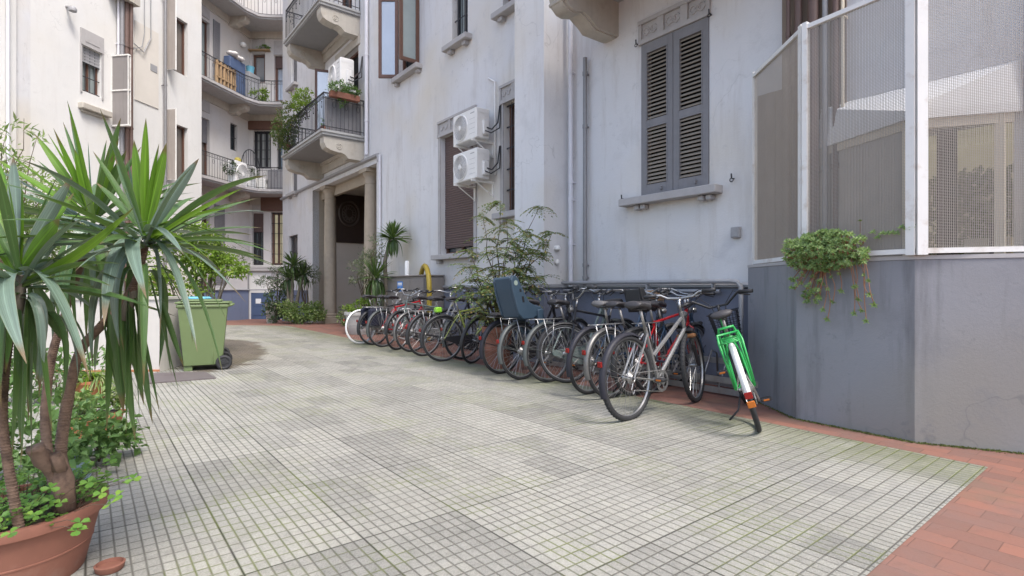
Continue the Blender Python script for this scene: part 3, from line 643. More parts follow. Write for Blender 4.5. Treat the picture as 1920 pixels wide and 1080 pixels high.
# corbel and balcony over the shutters
mb=MB(S.M); bt=S.t(1160); mb.box((-1.2,0,4.92),(2.4,1.25,5.08)); mb.box((-1.24,0,5.02),(2.45,1.30,5.12))
bal=mb.build('balcony',M['slab'],main); bal['label']='balcony over the louvred shutters, only its corbel and underside in view'
for x0 in (bt,bt-1.95):
    mb=MB(S.M); w_=1.1
    pr=[(0,4.47),(.42,4.46),(.50,4.52),(.66,4.60),(.80,4.56),(.90,4.57),(.98,4.63),(1.02,4.74),(1.02,4.92),(0,4.92)]
    mb.profx(pr,x0,x0+.27)
    mb.profx([(a+.02 if a>0 else 0,b-.012 if b<4.9 else b) for a,b in pr],x0+.04,x0+.23)
    for dz in (0,.035,.07): mb.tube([(x0+.0,1.0-dz*.9,4.66+dz*1.4),(x0+.27,1.0-dz*.9,4.66+dz*1.4)],.028,8)
    mb.build('bracket',M['corbel'],bal,smooth=SM)
railing(S,[(-1.1,1.2),(2.35,1.2),(2.35,.02)],5.12,.98,bal)
# little fittings on pier side, box by the bay
mb=MB(S.M); 
for z_,r_ in ((1.62,.05),(1.42,.035)):
    mb.lathe([(r_*.5,0),(r_,.02),(r_,.05),(r_*.6,.08)],c=(pt0-.03,.25,z_),n=14)
mb.build('wall_lamp',M['whitemetal'],main,smooth=SM)
mb=MB(S.M); a=S.t(1382); z_=S.z(1382,436); mb.bbox((a-.05,0,z_-.06),(a+.05,.05,z_+.06),.006); mb.box((a-.035,.05,z_-.045),(a+.035,.055,z_+.045)); mb.build('junction_box',M['pipegrey'],main)
# wall behind the screen: dark stained strip, pipes
mb=MB(S.M); mb.box((S.t(1588),.003,1.3),(S.t(1468),.02,H)); mb.build('stained_strip',pm('stained_plaster',(.24,.19,.15),.9,.25,3,.004,40,streak=.5),main)
mb=MB(S.M)
for k in range(9):
    a=S.t(1422)+(S.t(1585)-S.t(1422))*k/9; b=S.t(1422)+(S.t(1585)-S.t(1422))*(k+1)/9; mb.box((b+.004,.0,1.25),(a-.004,.022+.006*(k%2),3.12))
mb.build('board_lining',pm('brown_boards',(.15,.115,.095),.85,.25,4,.003,50,streak=.5,dirt=(.22,.19,.17),damt=.6),main)
for px,r_,mm in ((1478,.02,'pipebrown'),(1497,.035,'pipebrown'),(1525,.05,'pipebrown'),(1547,.025,'pipegrey'),(1567,.03,'pipebrown'),(1580,.015,'cream')):
    vpipe(S,px,.09,r_,1.2,H,M[mm],main,bands=(2.2,3.6))
# ================================================================ bay with wire screen
bayp=[V((2.33,5.29)),V((2.34,4.41)),V((2.81,3.74)),V((3.333,3.49)),V((5.2,2.75))]
bay=thing('screened_bay','grey rendered angled bay wall topped by white framed wire mesh panels','bay wall',(2.8,4.4,0))
def offs(pl,d):
    out=[]
    for i,p in enumerate(pl):
        a=pl[max(i-1,0)]; b=pl[min(i+1,len(pl)-1)]; t_=(b-a).normalized(); out.append(p+V((-t_.y,t_.x))*d)
    return out
zt=1.307
inner=offs(bayp,.16)
first=bayp[0]+D2*.6
poly=[first]+bayp+[p for p in reversed(inner)]+[first+V((.1,-.1))]
mb=MB(); ins=offs(bayp,.16)
for i in range(len(bayp)-1):
    mb.prism([bayp[i],bayp[i+1],ins[i+1],ins[i]],0,zt-.03)
mb.prism([bayp[0]+D2*.62,bayp[0],ins[0],ins[0]+D2*.5],0,zt-.03)
mb.build('base_wall',M['bay_grey'],bay)
cop=offs(bayp,-.006)
mb=MB()
for i in range(len(bayp)-1): mb.prism([cop[i],cop[i+1],ins[i+1],ins[i]],zt-.028,zt)
mb.build('coping',M['trim'],bay)
scr=[V((2.425,5.36)),V((2.37,4.35)),V((2.785,3.70)),V((3.36,3.43)),V((5.2,2.72))]
scr=[V((2.425,5.37)),G(1506,0+782).to_2d()*1.0,V((2.80,3.715)),V((3.40,3.50)),V((5.2,2.86))]
scr[1]=V((2.385,4.39))
z0s,z1s=zt+.012,3.22
def along(mb,a,b,half,z0,z1,th=.02):
    u=(b-a).normalized(); n=V((-u.y,u.x)); mb.prism([a-n*th,b-n*th,b+n*th,a+n*th],z0,z1)
for i in range(len(scr)-1):
    a,b=scr[i],scr[i+1]
    for q0,q1 in ((z0s,z0s+.035),(z1s-.035,z1s)): mb=MB(); along(mb,a,b,0,q0,q1,.018); mb.build('rail',M['whitemetal'],bay)
def post(p,u,wd,th):
    mb=MB(); u=u.normalized(); n=V((-u.y,u.x)); mb.prism([p-n*th,p+u*wd-n*th,p+u*wd+n*th,p+n*th],z0s-.01,z1s+.02); mb.build('post',M['whitemetal'],bay)
post(scr[0],scr[1]-scr[0],.02,.02)
post(scr[1],scr[0]-scr[1],.045,.022); post(scr[1]+(scr[2]-scr[1]).normalized()*.002,scr[2]-scr[1],.04,.024)
post(scr[2],scr[1]-scr[2],.055,.024); post(scr[2]+(scr[3]-scr[2]).normalized()*.002,scr[3]-scr[2],.06,.026)
def wires(a,b,pitch=.0105,r=.00125):
    mb=MB(); u=(b-a); ln=u.length; u.normalize(); n=V((-u.y,u.x)); k=int(ln/pitch)
    for i in range(1,k):
        p=a+u*(i*ln/k)+n*(.0012*(1 if i%2 else -1))
        q=[p-u*r-n*r,p+u*r-n*r,p+u*r+n*r,p-u*r+n*r]
        mb.add([(c.x,c.y,z) for z in (z0s+.03,z1s-.03) for c in q],[(0,1,5,4),(1,2,6,5),(2,3,7,6),(3,0,4,7)])
    kz=int((z1s-z0s-.07)/pitch)
    for i in range(kz):
        z=z0s+.04+i*pitch; q=[(-1,-1),(1,-1),(1,1),(-1,1)]
        mb.add([(p.x+n.x*r*s_,p.y+n.y*r*s_,z+r*e) for p in (a+u*.02,b-u*.02) for s_,e in q],[(0,1,5,4),(1,2,6,5),(2,3,7,6),(3,0,4,7)])
    return mb.build('mesh_panel',M['mesh'],bay,fix=False)
for i in range(3): wires(scr[i],scr[i+1])
wires(scr[3],scr[3]+(scr[4]-scr[3]).normalized()*.8)
# bow window with white canopy behind the screen
bow=thing('bow_window','white canopied bow window behind the wire screen','bow window',tuple(S.p(-1.2,.2,0)))
ta,tb_,tc=-.46,-1.29,-1.90
mb=MB(S.M)
mb.add([(ta,.005,2.83),(tc,.005,2.83),(ta+.02,.03,2.50),(tb_,.47,2.50),(tc-.02,.03,2.50),(ta+.02,.03,2.43),(tb_,.47,2.43),(tc-.02,.03,2.43),(ta,.005,2.43),(tc,.005,2.43)],
  [(0,2,3),(0,3,1),(1,3,4),(2,5,6,3),(3,6,7,4),(5,8,9,7,6),(0,8,5,2),(1,4,7,9)])
mb.build('canopy',M['white'],bow)
pa,pb,pc=V((ta-.04,.01)),V((tb_,.40)),V((tc+.04,.01))
def lerp(a,b,f): return a+(b-a)*f
mb=MB(S.M)
def lp(mb,p,r,z0=1.0,z1=2.43): mb.box((p.x-r,p.y-r,z0),(p.x+r,p.y+r,z1))
for p in (pa,pb,lerp(pb,pc,.88)): lp(mb,p,.03)
for a,b in ((pa,pb),(pb,pc)):
    for z0,z1 in ((1.0,1.06),(2.36,2.43)): along(mb,a,b,0,z0,z1,.022)
mb.build('frame',M['cream'],bow)
mb=MB(S.M); along(mb,pa,pb,0,1.06,2.36,.006); mb.build('side_pane',pm('painted_reflection',(.42,.38,.33),.35,.15,3,streak=.3),bow)  # opaque grey-brown colour stands in for the reflection on this glass
mb=MB(S.M); along(mb,lerp(pb,pc,.15),lerp(pb,pc,.86),0,1.06,2.36,.004); mb.build('pane',M['clear'],bow)
# interior seen through the pane
mb=MB(S.M); mb.box((ta,-1.0,.9),(ta+.05,-.11,2.5)); mb.box((tc-.3,-1.05,.9),(ta+.05,-1.0,2.5)); mb.box((tc-.35,-1.05,.9),(tc-.3,-.11,2.5)); mb.box((tc-.3,-1.0,.9),(ta,-.11,.96)); mb.box((tc-.3,-1.0,2.44),(ta,-.11,2.5)); mb.build('interior_wall',M['lit'],bow)
mb=MB(S.M); mb.box((-1.35,-.62,.97),(-.9,-.3,1.38)); mb.box((-1.8,-.62,.97),(-1.5,-.3,1.5)); mb.build('interior_cabinet',M['cream'],bow)
lf_=MB(S.M); R2=random.Random(5)
for i in range(3200):
    p=V((R2.uniform(-2.0,-.6),R2.uniform(-.95,-.75),R2.uniform(1.35,2.15))); d=V((R2.uniform(-1,1),R2.uniform(-.5,1),R2.uniform(-1,1))).normalized()*.08; e=V((R2.uniform(-1,1),0,R2.uniform(-1,1)))*.03; lf_.add([p,p+d*.5+e,p+d,p+d*.5-e],[(0,1,2,3)])
hg=lf_.build('interior_foliage',M['hedge'],bow,fix=False)
mb=MB(S.M); mb.box((-1.48,-.2,1.0),(-1.36,-.1,2.42)); mb.box((-1.75,-.15,1.0),(-1.70,-.1,1.6)); mb.build('interior_post',M['darkwood'],bow)
mb=MB(S.M); mb.box((-2.3,.004,1.3),(-1.95,.05,H)); mb.build('dark_panel',M['darkwood'],bow)
# ================================================================ BACK BUILDING
back=thing('courtyard_building','set back rear building with three levels of curved balconies and a blue grey base','building',(-11,23.3,-.27))
t378=BA.t(372); BFt=lambda px,w=0: BF.t(px,w); BFz=lambda px,py: BF.z(px,py)
corner=5.4
fz=5.10; st=3.6
hb=[]; 
w0=[(BFt(494),BFt(473),BFz(480,497),BFz(480,400)),(BFt(533),BFt(508),BFz(515,497),BFz(515,398)),
    (BFt(508),BFt(475),BFz(490,316),BFz(490,245)),(BFt(545),BFt(519),BFz(490,330),BFz(490,247)),
    (BFt(497),BFt(473),BFz(480,155),BFz(480,101)),(BFt(545),BFt(514),BFz(515,190),BFz(515,104))]
wall(BF,BF.t(610),corner,-.6,18,w0,'wall',M['plaster_back'],back,ends=False)
specs=[dict(m='glass',roller=.35,fm='blackm'),dict(m='lit',fm='brownframe',bars=1,mull=1),dict(m='curtain',fm='blackm',bars=1,mull=2),dict(m='glass',fm='blackm',mull=0),
       dict(m='mirror',fm='brownframe',mull=0),dict(m='mirror',fm='brownframe',mull=0,roller=.25)]
for h_,s_ in zip(w0,specs): window(BF,back,*h_,sill=False,wd=.09,**s_)
# blinds/transom panels above windows
for (a,b,c,d) in (w0[4],w0[5],w0[0]): MB(BF.M).box((a,-.01,d+.02),(b,.04,d+.62)).build('window_head',M['trim'],back)
mb=MB(BF.M); mb.box((BFt(545),-.01,BFz(490,245)+.02),(BFt(463),.12,BFz(490,228))); mb.build('blind_box',M['brownframe'],back)
mb=MB(BF.M); mb.box((BFt(560),-.01,BFz(500,397)+.02),(BFt(491),.12,BFz(500,370))); mb.build('blind_box',M['brownframe'],back)
mb=MB(BF.M); mb.box((BFt(560),-.01,BFz(500,508)),(corner,.14,BFz(500,500))); mb.build('sill',M['trim'],back)
# angled wall
BAt=lambda px,w=0: BA.t(px,w)
a0=BAt(372); 
ha=[(BAt(393),BAt(374),BA.z(385,560),BA.z(385,385)),(BAt(393),BAt(372),fz+.05,BA.z(385,222)),(BAt(445),BAt(432),BA.z(438,282),BA.z(438,232)),(BAt(393),BAt(372),fz+st+.05,BA.z(385,38))]
wall(BA,0,a0,-.6,18,ha,'wall',M['plaster_back'],back,ends=False)
window(BA,back,*ha[0],m='glassbrown',sill=False); window(BA,back,*ha[1],m='glassbrown',sill=False,roller=.35,rm='shutter'); window(BA,back,*ha[2],m='glass',sill=False,bars=1,fm='blackm'); window(BA,back,*ha[3],m='glasscurtain',sill=False)
for z0 in (BA.z(385,222)+.25,BA.z(385,38)+.1): MB(BA.M).box((BAt(392),-.01,z0),(BAt(373),.04,z0+.55)).build('window_head',M['trim'],back)
def shutter_leaf(fr,t0,t1,z0,z1,parent,w=.03,lab=None):
    mb=MB(fr.M); t0,t1=min(t0,t1),max(t0,t1); mb.box((t0,.005,z0),(t1,w,z1)); n=int((z1-z0)/.09)
    for i in range(n): z=z0+.08+(z1-z0-.16)*i/n; mb.box((t0+.07,w-.001,z),(t1-.07,w+.012,z+.05))
    for a,b in ((t0,t0+.06),(t1-.06,t1)): mb.box((a,w-.002,z0),(b,w+.016,z1))
    return mb.build('shutter',M['shutter'],parent)
shutter_leaf(BA,BAt(420),BAt(402),BA.z(411,533),BA.z(411,385),back)
shutter_leaf(BA,BAt(411),BAt(399),fz+st+.1,BA.z(405,40),back)
dado(BA,0,a0,M['dado_back'],z1=.98,z0=-.6,parent=back); dado(BF,BF.t(610),corner+.05,M['dado_back'],z1=.98,z0=-.6,parent=back)
# basement door with its white surround and notice
mb=MB(BF.M); a,b=BFt(508),BFt(472); mb.box((a,.03,-.6),(b,.06,BFz(490,549))); dr=mb.build('cellar_door',M['blue'],back)
mb=MB(BF.M)
for z0,z1 in ((-.1,.25),(.3,.62)): mb.box((a+.12,.06,z0),(b-.12,.075,z1))
mb.build('door_panel',M['blue'],dr)
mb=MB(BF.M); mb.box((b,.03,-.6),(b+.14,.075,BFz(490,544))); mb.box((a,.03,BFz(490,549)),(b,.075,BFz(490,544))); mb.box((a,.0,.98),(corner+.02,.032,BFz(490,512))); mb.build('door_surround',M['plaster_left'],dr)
mb=MB(BF.M); mb.box((BFt(491),.076,BFz(485,569)),(BFt(481),.082,BFz(485,560))); mb.build('notice',M['white'],dr)
mb=MB(BF.M); tp=BFt(467.5); mb.tube([(tp,.1,-.3),(tp,.1,BFz(468,505)),(tp-.4,.1,BFz(468,503)),(tp-2,.1,BFz(468,503))],.045,8); mb.build('drainpipe',M['zinc'],back)
# balconies: outer edge follows the plan
edge=[V((-11.9,16.9)),V((-11.2,19.4)),V((-10.75,21.6)),V((-10.45,22.1)),V((-10.0,22.2)),V((-7.5,22.2))]
wl_=[V((-12.6,16.0)),BA.p(a0,-.02).to_2d(),V((-11.42,23.32)),V((-7.5,23.32))]
for k in range(3):
    zb=fz-.1+k*st
    mb=MB(); poly=edge+[wl_[3],wl_[2],wl_[1],wl_[0]]
    mb.prism(poly,zb,zb+.13)
    o2=offs(edge,-.0)
    bal=mb.build('balcony',M['slab'],back)
    mb=MB()
    for i in range(len(edge)-1):
        u=(edge[i+1]-edge[i]).normalized(); n=V((u.y,-u.x)); mb.prism([edge[i]+n*.0,edge[i+1]+n*.0,edge[i+1]+n*.05,edge[i]+n*.05],zb+.07,zb+.17)
    mb.build('slab_edge',M['trim'],bal)
    railing(None.__class__ and Fr((0,0),(1,0)),[tuple(e) for e in offs(edge,.06)],zb+.13,.95,bal,gap=.13)
    for tt in (1.2,): scroll(BA,tt-.15,tt+.15,.8,zb-.002,.36,M['corbel'],bal)
    mb=MB(BA.M); mb.box((0.02,.0,zb-.30),(a0,.06,zb)); mb.build('corbel_course',M['corbel'],bal)
    mb=MB(BF.M); mb.box((BF.t(610),.0,zb-.30),(corner-.05,.06,zb)); mb.build('corbel_course',M['corbel'],bal)
mb=MB(Matrix.Translation(V((-10.9,22.9,fz+st+1.95)))); 
# ================================================================ LEFT BUILDING
left=thing('apartment_building','tall cream white plastered building on the left with brown stack pipes and screened windows','building',(-11.5,16,0))
tR=LB.t(378); tB=LB.t(-420)
def ZL(px,py): return LB.z(px,py)
hl=[]
lw1=(LB.t(190),LB.t(153),ZL(171,185)+.0,ZL(171,75)); lw1=(lw1[0],lw1[1],ZL(171,176),ZL(171,92))
lw2=(LB.t(352),LB.t(322),ZL(342,140),ZL(342,38)); lw3=(lw2[0],lw2[1],lw2[2]-3.6,lw2[3]-3.6)
lw0=(LB.t(5),LB.t(-30),ZL(2,140),ZL(2,0)+1); 
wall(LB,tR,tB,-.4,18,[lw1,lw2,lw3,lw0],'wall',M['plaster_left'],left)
window(LB,left,*lw1,m='glasscurtain',mull=1,roller=.0,sill=False,bars=1,label='window with a part lowered grey blind above the ochre sill')
mb=MB(LB.M); a,b=sorted(lw1[:2]); mb.box((a,-.14,lw1[3]-.42),(b,-.06,lw1[3])); 
for i in range(5): mb.box((a,-.062,lw1[3]-.42+i*.085),(b,-.052,lw1[3]-.42+i*.085+.05))
mb.build('blind',M['pipegrey'],left)
mb=MB(LB.M); mb.box((a-.05,-.01,lw1[3]+.004),(b+.05,.04,lw1[3]+.45)); mb.box((a+.08,.04,lw1[3]+.12),(b-.08,.05,lw1[3]+.34)); mb.box((a-.05,-.01,lw1[2]-.05),(a-.003,.03,lw1[3])); mb.box((b+.003,-.01,lw1[2]-.05),(b+.05,.03,lw1[3])); mb.build('head_moulding',M['trim'],left)
mb=MB(LB.M); zs=ZL(172,200); mb.bbox((LB.t(203),-.02,zs-.17),(LB.t(146),.16,zs),.02); mb.bbox((LB.t(200),-.02,zs-.24),(LB.t(150),.08,zs-.165),.02); mb.build('sill',M['corbel'],left)
for lw_ in (lw2,lw3):
    window(LB,left,*lw_,m='glassbrown',mull=0,sill=False,label='tall brown window with a projecting screen')
    mb=MB(LB.M); ts=LB.t(313); zz0,zz1=lw_[2]-.1,lw_[3]+.35
    mb.box((ts,.0,zz0),(ts+.02,.33,zz1)); o=mb.build('side_screen',pm('screen_panel',(.36,.32,.29),.5,.15,3,streak=.3),left)
    mb=MB(LB.M)
    for q in ((0,zz0),(0,zz1)): mb.tube([(ts+.01,0,q[1]),(ts+.01,.35,q[1])],.012,6)
    mb.tube([(ts+.01,.34,zz0-.03),(ts+.01,.34,zz1+.03)],.022,6); mb.build('screen_frame',M['whitemetal'],o)
mb=MB(LB.M); a,b=sorted(lw0[:2]); mb.box((a,.0,lw0[2]),(b,.05,lw0[3])); mb.build('shutter',M['shutter'],left)
# flat strip in duller plaster, painting a recess's shade; pipes, cage
mb=MB(LB.M); mb.box((LB.t(57),-.01,-.4),(LB.t(24),.002,18)); mb.build('shaded_strip',M['plaster'],left)
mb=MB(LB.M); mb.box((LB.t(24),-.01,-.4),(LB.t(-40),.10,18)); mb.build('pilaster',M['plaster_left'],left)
mb=MB(LB.M); mb.box((LB.t(215),-.01,-.4),(LB.t(117),.06,ZL(171,178)-.0)) if 0 else None
vpipe(LB,15,.17,.035,-.2,18,M['pipelight'],left)
for px,r_,w_,mm in ((229,.06,.14,'zinc'),(237,.075,.14,'pipebrown'),(246,.05,.2,'pipebrown'),(222,.03,.08,'pipelight')): vpipe(LB,px,w_,r_,-.2,18,M[mm],left,bands=(3,5.8,8.2))
vpipe(LB,310,.14,.045,-.2,18,M['zinc'],left,bands=(4.5,7.6,10.4))
cage=MB(LB.M); ca,cb=LB.t(240,.55),LB.t(214,.02); cz0,cz1=ZL(215,238),ZL(215,108)
mb=MB(LB.M); xa,xb=sorted((ca,cb)); 
mb.box((xa,.02,cz0),(xa+.01,.55,cz1)); mb.box((xb-.01,.02,cz0),(xb,.55,cz1)); mb.box((xa,.54,cz0),(xb,.55,cz1)); cg=mb.build('pipe_cage',pm('perforated_sheet',(.25,.23,.22),.5,.1,3,streak=.4),left)
mb=MB(LB.M)
for x in (xa,xb):
    for y in (.02,.56): mb.box((x-.012,y-.012,cz0-.02),(x+.012,y+.012,cz1+.02))
for z in (cz0,(cz0+cz1)/2,cz1):
    mb.box((xa,.54,z-.02),(xb,.58,z+.02)); mb.box((xb-.02,.02,z-.02),(xb+.02,.56,z+.02)); mb.box((xa-.02,.02,z-.02),(xa+.02,.56,z+.02))
mb.build('cage_frame',M['whitemetal'],cg)
mb=MB(LB.M); mb.box((LB.t(244),.0,ZL(230,0)-.1),(LB.t(200),.35,ZL(230,0)+.15)); mb.build('pipe_hopper',M['corbel'],left)
# render panel, cables, vent, camera
mb=MB(LB.M); mb.box((LB.t(296),-.01,ZL(273,195)),(LB.t(252),.025,ZL(273,50))); mb.build('render_patch',pm('cream_render',(.62,.585,.53),.9,.08,3),left)
mb=MB(LB.M); a=LB.t(287); mb.box((a-.13,.02,ZL(287,135)),(a+.13,.035,ZL(287,122))); mb.build('vent',M['pipegrey'],left)
mb=MB(LB.M); a,b=LB.t(248),LB.t(280)
mb.tube([(a,.06,ZL(260,88)),((a+b)/2,.1,ZL(260,96)),(b,.06,ZL(280,72)),(b,.05,13.5)],.018,5); mb.tube([(LB.t(268),.05,13.5),(LB.t(268),.06,ZL(268,60)),(LB.t(262),.08,ZL(262,88)),(a,.06,ZL(250,93))],.012,5); mb.build('cable',M['pipegrey'],left)
mb=MB(LB.M); a=LB.t(124); z_=ZL(124,18); mb.tube([(a,0,z_+.08),(a,.15,z_+.05)],.03,8); mb.lathe([(.02,-.09),(.09,-.06),(.10,.0),(.07,.05),(.02,.06)],c=(a,.2,z_),n=12); tag(mb.build('security_camera',M['pipegrey'],None,smooth=SM),'small grey security camera on the white left wall','camera')
# ================================================================ WALL MOUNTED & BALCONY OBJECTS
def ac_unit(label,grp='outdoor air conditioning units',loc=(0,0,0),rz=0,brk=True):
    """x along wall, y out of the wall; 0.80 wide, .30 deep, .56 high"""
    r=thing('air_conditioner',label,'air conditioner',loc,rz,grp); W,D,Hh=.80,.30,.56
    mb=MB(); mb.bbox((-W/2,.16,0),(W/2,.16+D,Hh),.015); mb.box((-W/2-.004,.17,Hh-.09),(W/2+.004,.16+D-.02,Hh-.085)); mb.build('casing',M['ac'],r,world=False)
    mb=MB(); cx,cz=.13,.275; y=.16+D
    MMf=Matrix.Translation(V((cx,y,cz)))@Matrix.Rotation(math.pi/2,4,'X')
    for q in range(11): mb.torus((cx,y+.014-.0008*q,cz),.225-.019*q,.0035,n=32,k=4)
    for a in range(20):
        e=2*math.pi*a/20; mb.tube([(cx+.03*math.cos(e),y+.012,cz+.03*math.sin(e)),(cx+.22*math.cos(e+.5),y+.006,cz+.22*math.sin(e+.5))],.0028,4)
    mb.torus((cx,y+.003,cz),.235,.014,n=40,k=5); g=mb.build('fan_grille',M['ac'],r,world=False)
    mb=MB(); mb.prof([(cx+.232*math.cos(2*math.pi*k/32),cz+.232*math.sin(2*math.pi*k/32)) for k in range(32)],y+.0005,y+.002); mb.build('fan_recess',M['acgrey'],g,world=False)
    mb=MB(); mb.lathe([(.045,0),(.045,.012),(.0,.016)],n=20,cap=False); mb.v=[MMf@V((v.x,v.y,-v.z-.012)) for v in mb.v]; mb.build('fan_hub',M['ac'],g,world=False)
    mb=MB(); mb.box((-.33,y,.47),(-.20,y+.003,.485)); 
    for k in range(4): mb.box((-.35,y,.10+k*.09),(-.17,y+.002,.104+k*.09))
    mb.build('front_marks',M['acgrey'],r,world=False)
    mb=MB(); mb.bbox((-W/2-.05,.20,.06),(-W/2,.34,.34),.02); mb.box((-W/2-.004,.2,.42),(-W/2-.001,.28,.45)); mb.build('valve_cover',M['ac'],r,world=False)
    if brk:
        mb=MB()
        for x in (-.30,.30): mb.box((x-.02,0,-.045),(x+.02,.50,-.003)); mb.box((x-.02,0,-.30),(x+.02,.03,-.046)); mb.tube([(x,.02,-.28),(x,.40,-.05)],.012,5)
        mb.build('bracket',M['whitemetal'],r,world=False)
    mb=MB(); mb.tube([(-W/2-.04,.26,.2),(-W/2-.12,.2,.16),(-W/2-.14,.08,.3),(-W/2-.13,.03,.62)],.014,6); mb.tube([(-W/2-.04,.3,.14),(-W/2-.15,.24,.08),(-W/2-.17,.06,.2),(-W/2-.16,.03,.62)],.012,6); mb.build('hose',M['blackpl'],r,world=False,smooth=True)
    return r
# along the L frame x grows away from the camera: mirrored so that the fan sits on the far side
acx=(L.t(881,.3)); 
zt_=L.z(881,262,.45); zb_=L.z(881,337,.45)
a1=ac_unit('upper of the two white air conditioners above the brown roller shutter',loc=tuple(L.p(L.t(884,.30),0,zt_)),rz=L.rz)
a2=dup(a1); a2.location=L.p(L.t(884,.30),0,zb_); a2['label']='lower of the two white air conditioners above the brown roller shutter'
a3=dup(a1); a3.location=L.p(L.t(650,.3),.06,L.z(650,168,.4)); a3['label']='white air conditioner beside the balcony door above the portico'
a3.scale=(1.15,1.3,1.4)
a4=ac_unit('white air conditioner standing on the rear middle balcony behind the railing',loc=tuple(BF.p(BF.t(492),.2,fz+.06)),rz=BF.rz,brk=False)
a5=dup(a4); a5.location=(BA.p(BAt(424),.35,fz+.06)); a5.rotation_euler=(0,0,BA.rz); a5['label']='large boxy air conditioner on the rear lower balcony under the yellow pot'; a5.scale=(1.6,1.2,1.7)
# conduit near units
mb=MB(L.M); x=L.t(932); mb.tube([(x,.05,zb_+.1),(x,.05,zt_+1.1),(x+.25,.02,zt_+1.25)],.018,6); tag(mb.build('conduit',M['ac'],None,smooth=True),'white and black conduit running up the wall right of the two air conditioners','conduit')
# meter cabinet + yellow pipe
cabT0,cabT1=L.t(797,.5),L.t(713,.5); ct=1.33
cab=thing('meter_cabinet','taupe metal cabinet with a blue sticker standing against the wall behind the bicycles','cabinet',tuple(L.p((cabT0+cabT1)/2,.25,0)))
mb=MB(L.M); mb.bbox((cabT0,.04,.05),(cabT1,.5,ct),.01); mb.build('body',M['cabinet'],cab)
mb=MB(L.M); mb.bbox((cabT0-.03,.04,ct),(cabT1+.03,.54,ct+.03),.008); mb.build('lid',M['cabinet'],cab)
xm=L.t(770,.5); mb=MB(L.M)
for a,b in ((cabT0+.03,xm-.01),(xm+.01,cabT1-.03)): mb.bbox((a,.502,.1),(b,.518,ct-.05),.004)
mb.build('door',M['cabinet'],cab)
x=L.t(750,.52); mb=MB(L.M); z_=L.z(750,537,.52); mb.box((x-.13,.519,z_-.11),(x+.13,.523,z_+.11)); lb=mb.build('sticker',M['bluelabel'],cab)
mb=MB(L.M); mb.box((x-.10,.5235,z_+.035),(x+.10,.5255,z_+.085)); mb.box((x-.05,.5235,z_-.085),(x+.05,.5255,z_-.035)); mb.box((x-.115,.5235,z_+.008),(x+.115,.5255,z_+.018)); mb.build('sticker_mark',M['white'],lb)
mb=MB(L.M); x=L.t(763,.3); mb.lathe([(.05,0),(.05,.3),(.035,.34)],c=(x,.3,ct+.03),n=14); mb.build('vent_cap',M['white'],cab,smooth=SM)
# yellow gas pipe hoop: straight, half circle, straight down to the ground
xa_=L.t(788,.30); xb_=L.t(805,.62); zt_2=L.z(797,498,.5)
pa_=L.p(xa_,.30); pb_=L.p(xb_,.62); mb=MB(); r_=(pb_-pa_).length/2
pts=[(pa_.x,pa_.y,1.34),(pa_.x,pa_.y,zt_2-r_)]
for k in range(1,10):
    e=math.pi*k/10; c=(pa_+pb_)/2; q=c+(pa_-pb_)/2*math.cos(e); pts.append((q.x,q.y,zt_2-r_+r_*math.sin(e)))
pts+=[(pb_.x,pb_.y,zt_2-r_),(pb_.x,pb_.y,0.0)]
mb.tube(pts,.052,14); tag(mb.build('gas_pipe',M['yellow'],None,smooth=SM),'thick yellow gas pipe bent into a hoop beside the taupe cabinet','gas pipe')
# balcony belongings (back building)
def bxt(name,label,cat,fr,t,w,z,sx,sy,sz,m,rz=0,group=None):
    mb=MB(fr.M@Matrix.Translation(V((t,w,z)))@Matrix.Rotation(rz,4,'Z')); mb.bbox((-sx/2,-sy/2,0),(sx/2,sy/2,sz),.02)
    for zz in (.25,.5,.75): mb.box((-sx/2-.006,-sy/2-.006,sz*zz-.006),(sx/2+.006,sy/2+.006,sz*zz+.006))
    return tag(mb.build(name,m,None),label,cat,group)
f2=fz+st+.03
bxt('storage_cabinet','tall blue cabinet on the rear middle balcony','cabinet',BA,BAt(431),.22,f2,.95,.3,1.7,M['blue'])
bxt('storage_cabinet','low grey cabinet on the rear balcony under a turquoise bucket','cabinet',BA,BAt(457),.3,f2,.75,.45,1.45,M['pipegrey'])
mb=MB(BA.M); mb.lathe([(.13,0),(.17,.3),(.18,.32)],c=(BAt(457),.3,f2+1.45),n=20); tag(mb.build('bucket',M['sky'],None,smooth=SM),'turquoise bucket on top of the low grey balcony cabinet','bucket')
mb=MB(BA.M)
for k in range(6): mb.lathe([(.01,0),(.13,.03),(.17,.09),(.11,.15),(.01,.18)],c=(BAt(431)+.35-.13*k,.3+.07*math.sin(k*2.1),f2+1.75+.03*math.sin(k*1.3)),n=9)
tag(mb.build('laundry_pile',M['cloth'],None,smooth=True),'heap of pale cloth on top of the tall blue cabinet','laundry')
mb=MB(BA.M); x=BAt(390)
for k in range(6): mb.tube([(x-.5+.2*k,.75,f2),(x-.5+.2*k,.75,f2+.95)],.07,7)
mb.box((x-.55,.68,f2+.3),(x+.55,.82,f2+.36)); mb.box((x-.55,.68,f2+.8),(x+.55,.82,f2+.86)); tag(mb.build('cane_screen',M['wood'],None),'tan cane screen behind the railing at the left end of the rear balcony','screen')
mb=MB(BA.M); mb.lathe([(.03,0),(.12,.05),(.13,.12),(.05,.2)],c=(BAt(451),.12,f2+2.55),n=14); tag(mb.build('wall_lamp',M['white'],None,smooth=True),'round white lamp on the rear wall above the turquoise bucket','lamp')
mb=MB(BA.M); mb.lathe([(.09,0),(.13,.2),(.11,.26),(.05,.3)],c=(BAt(427),.45,fz+1.0),n=14); tag(mb.build('plastic_pot',pm('yellow_plastic',(.35,.29,.05),.4),None,smooth=SM),'yellow plastic pot on the rear lower balcony','pot')
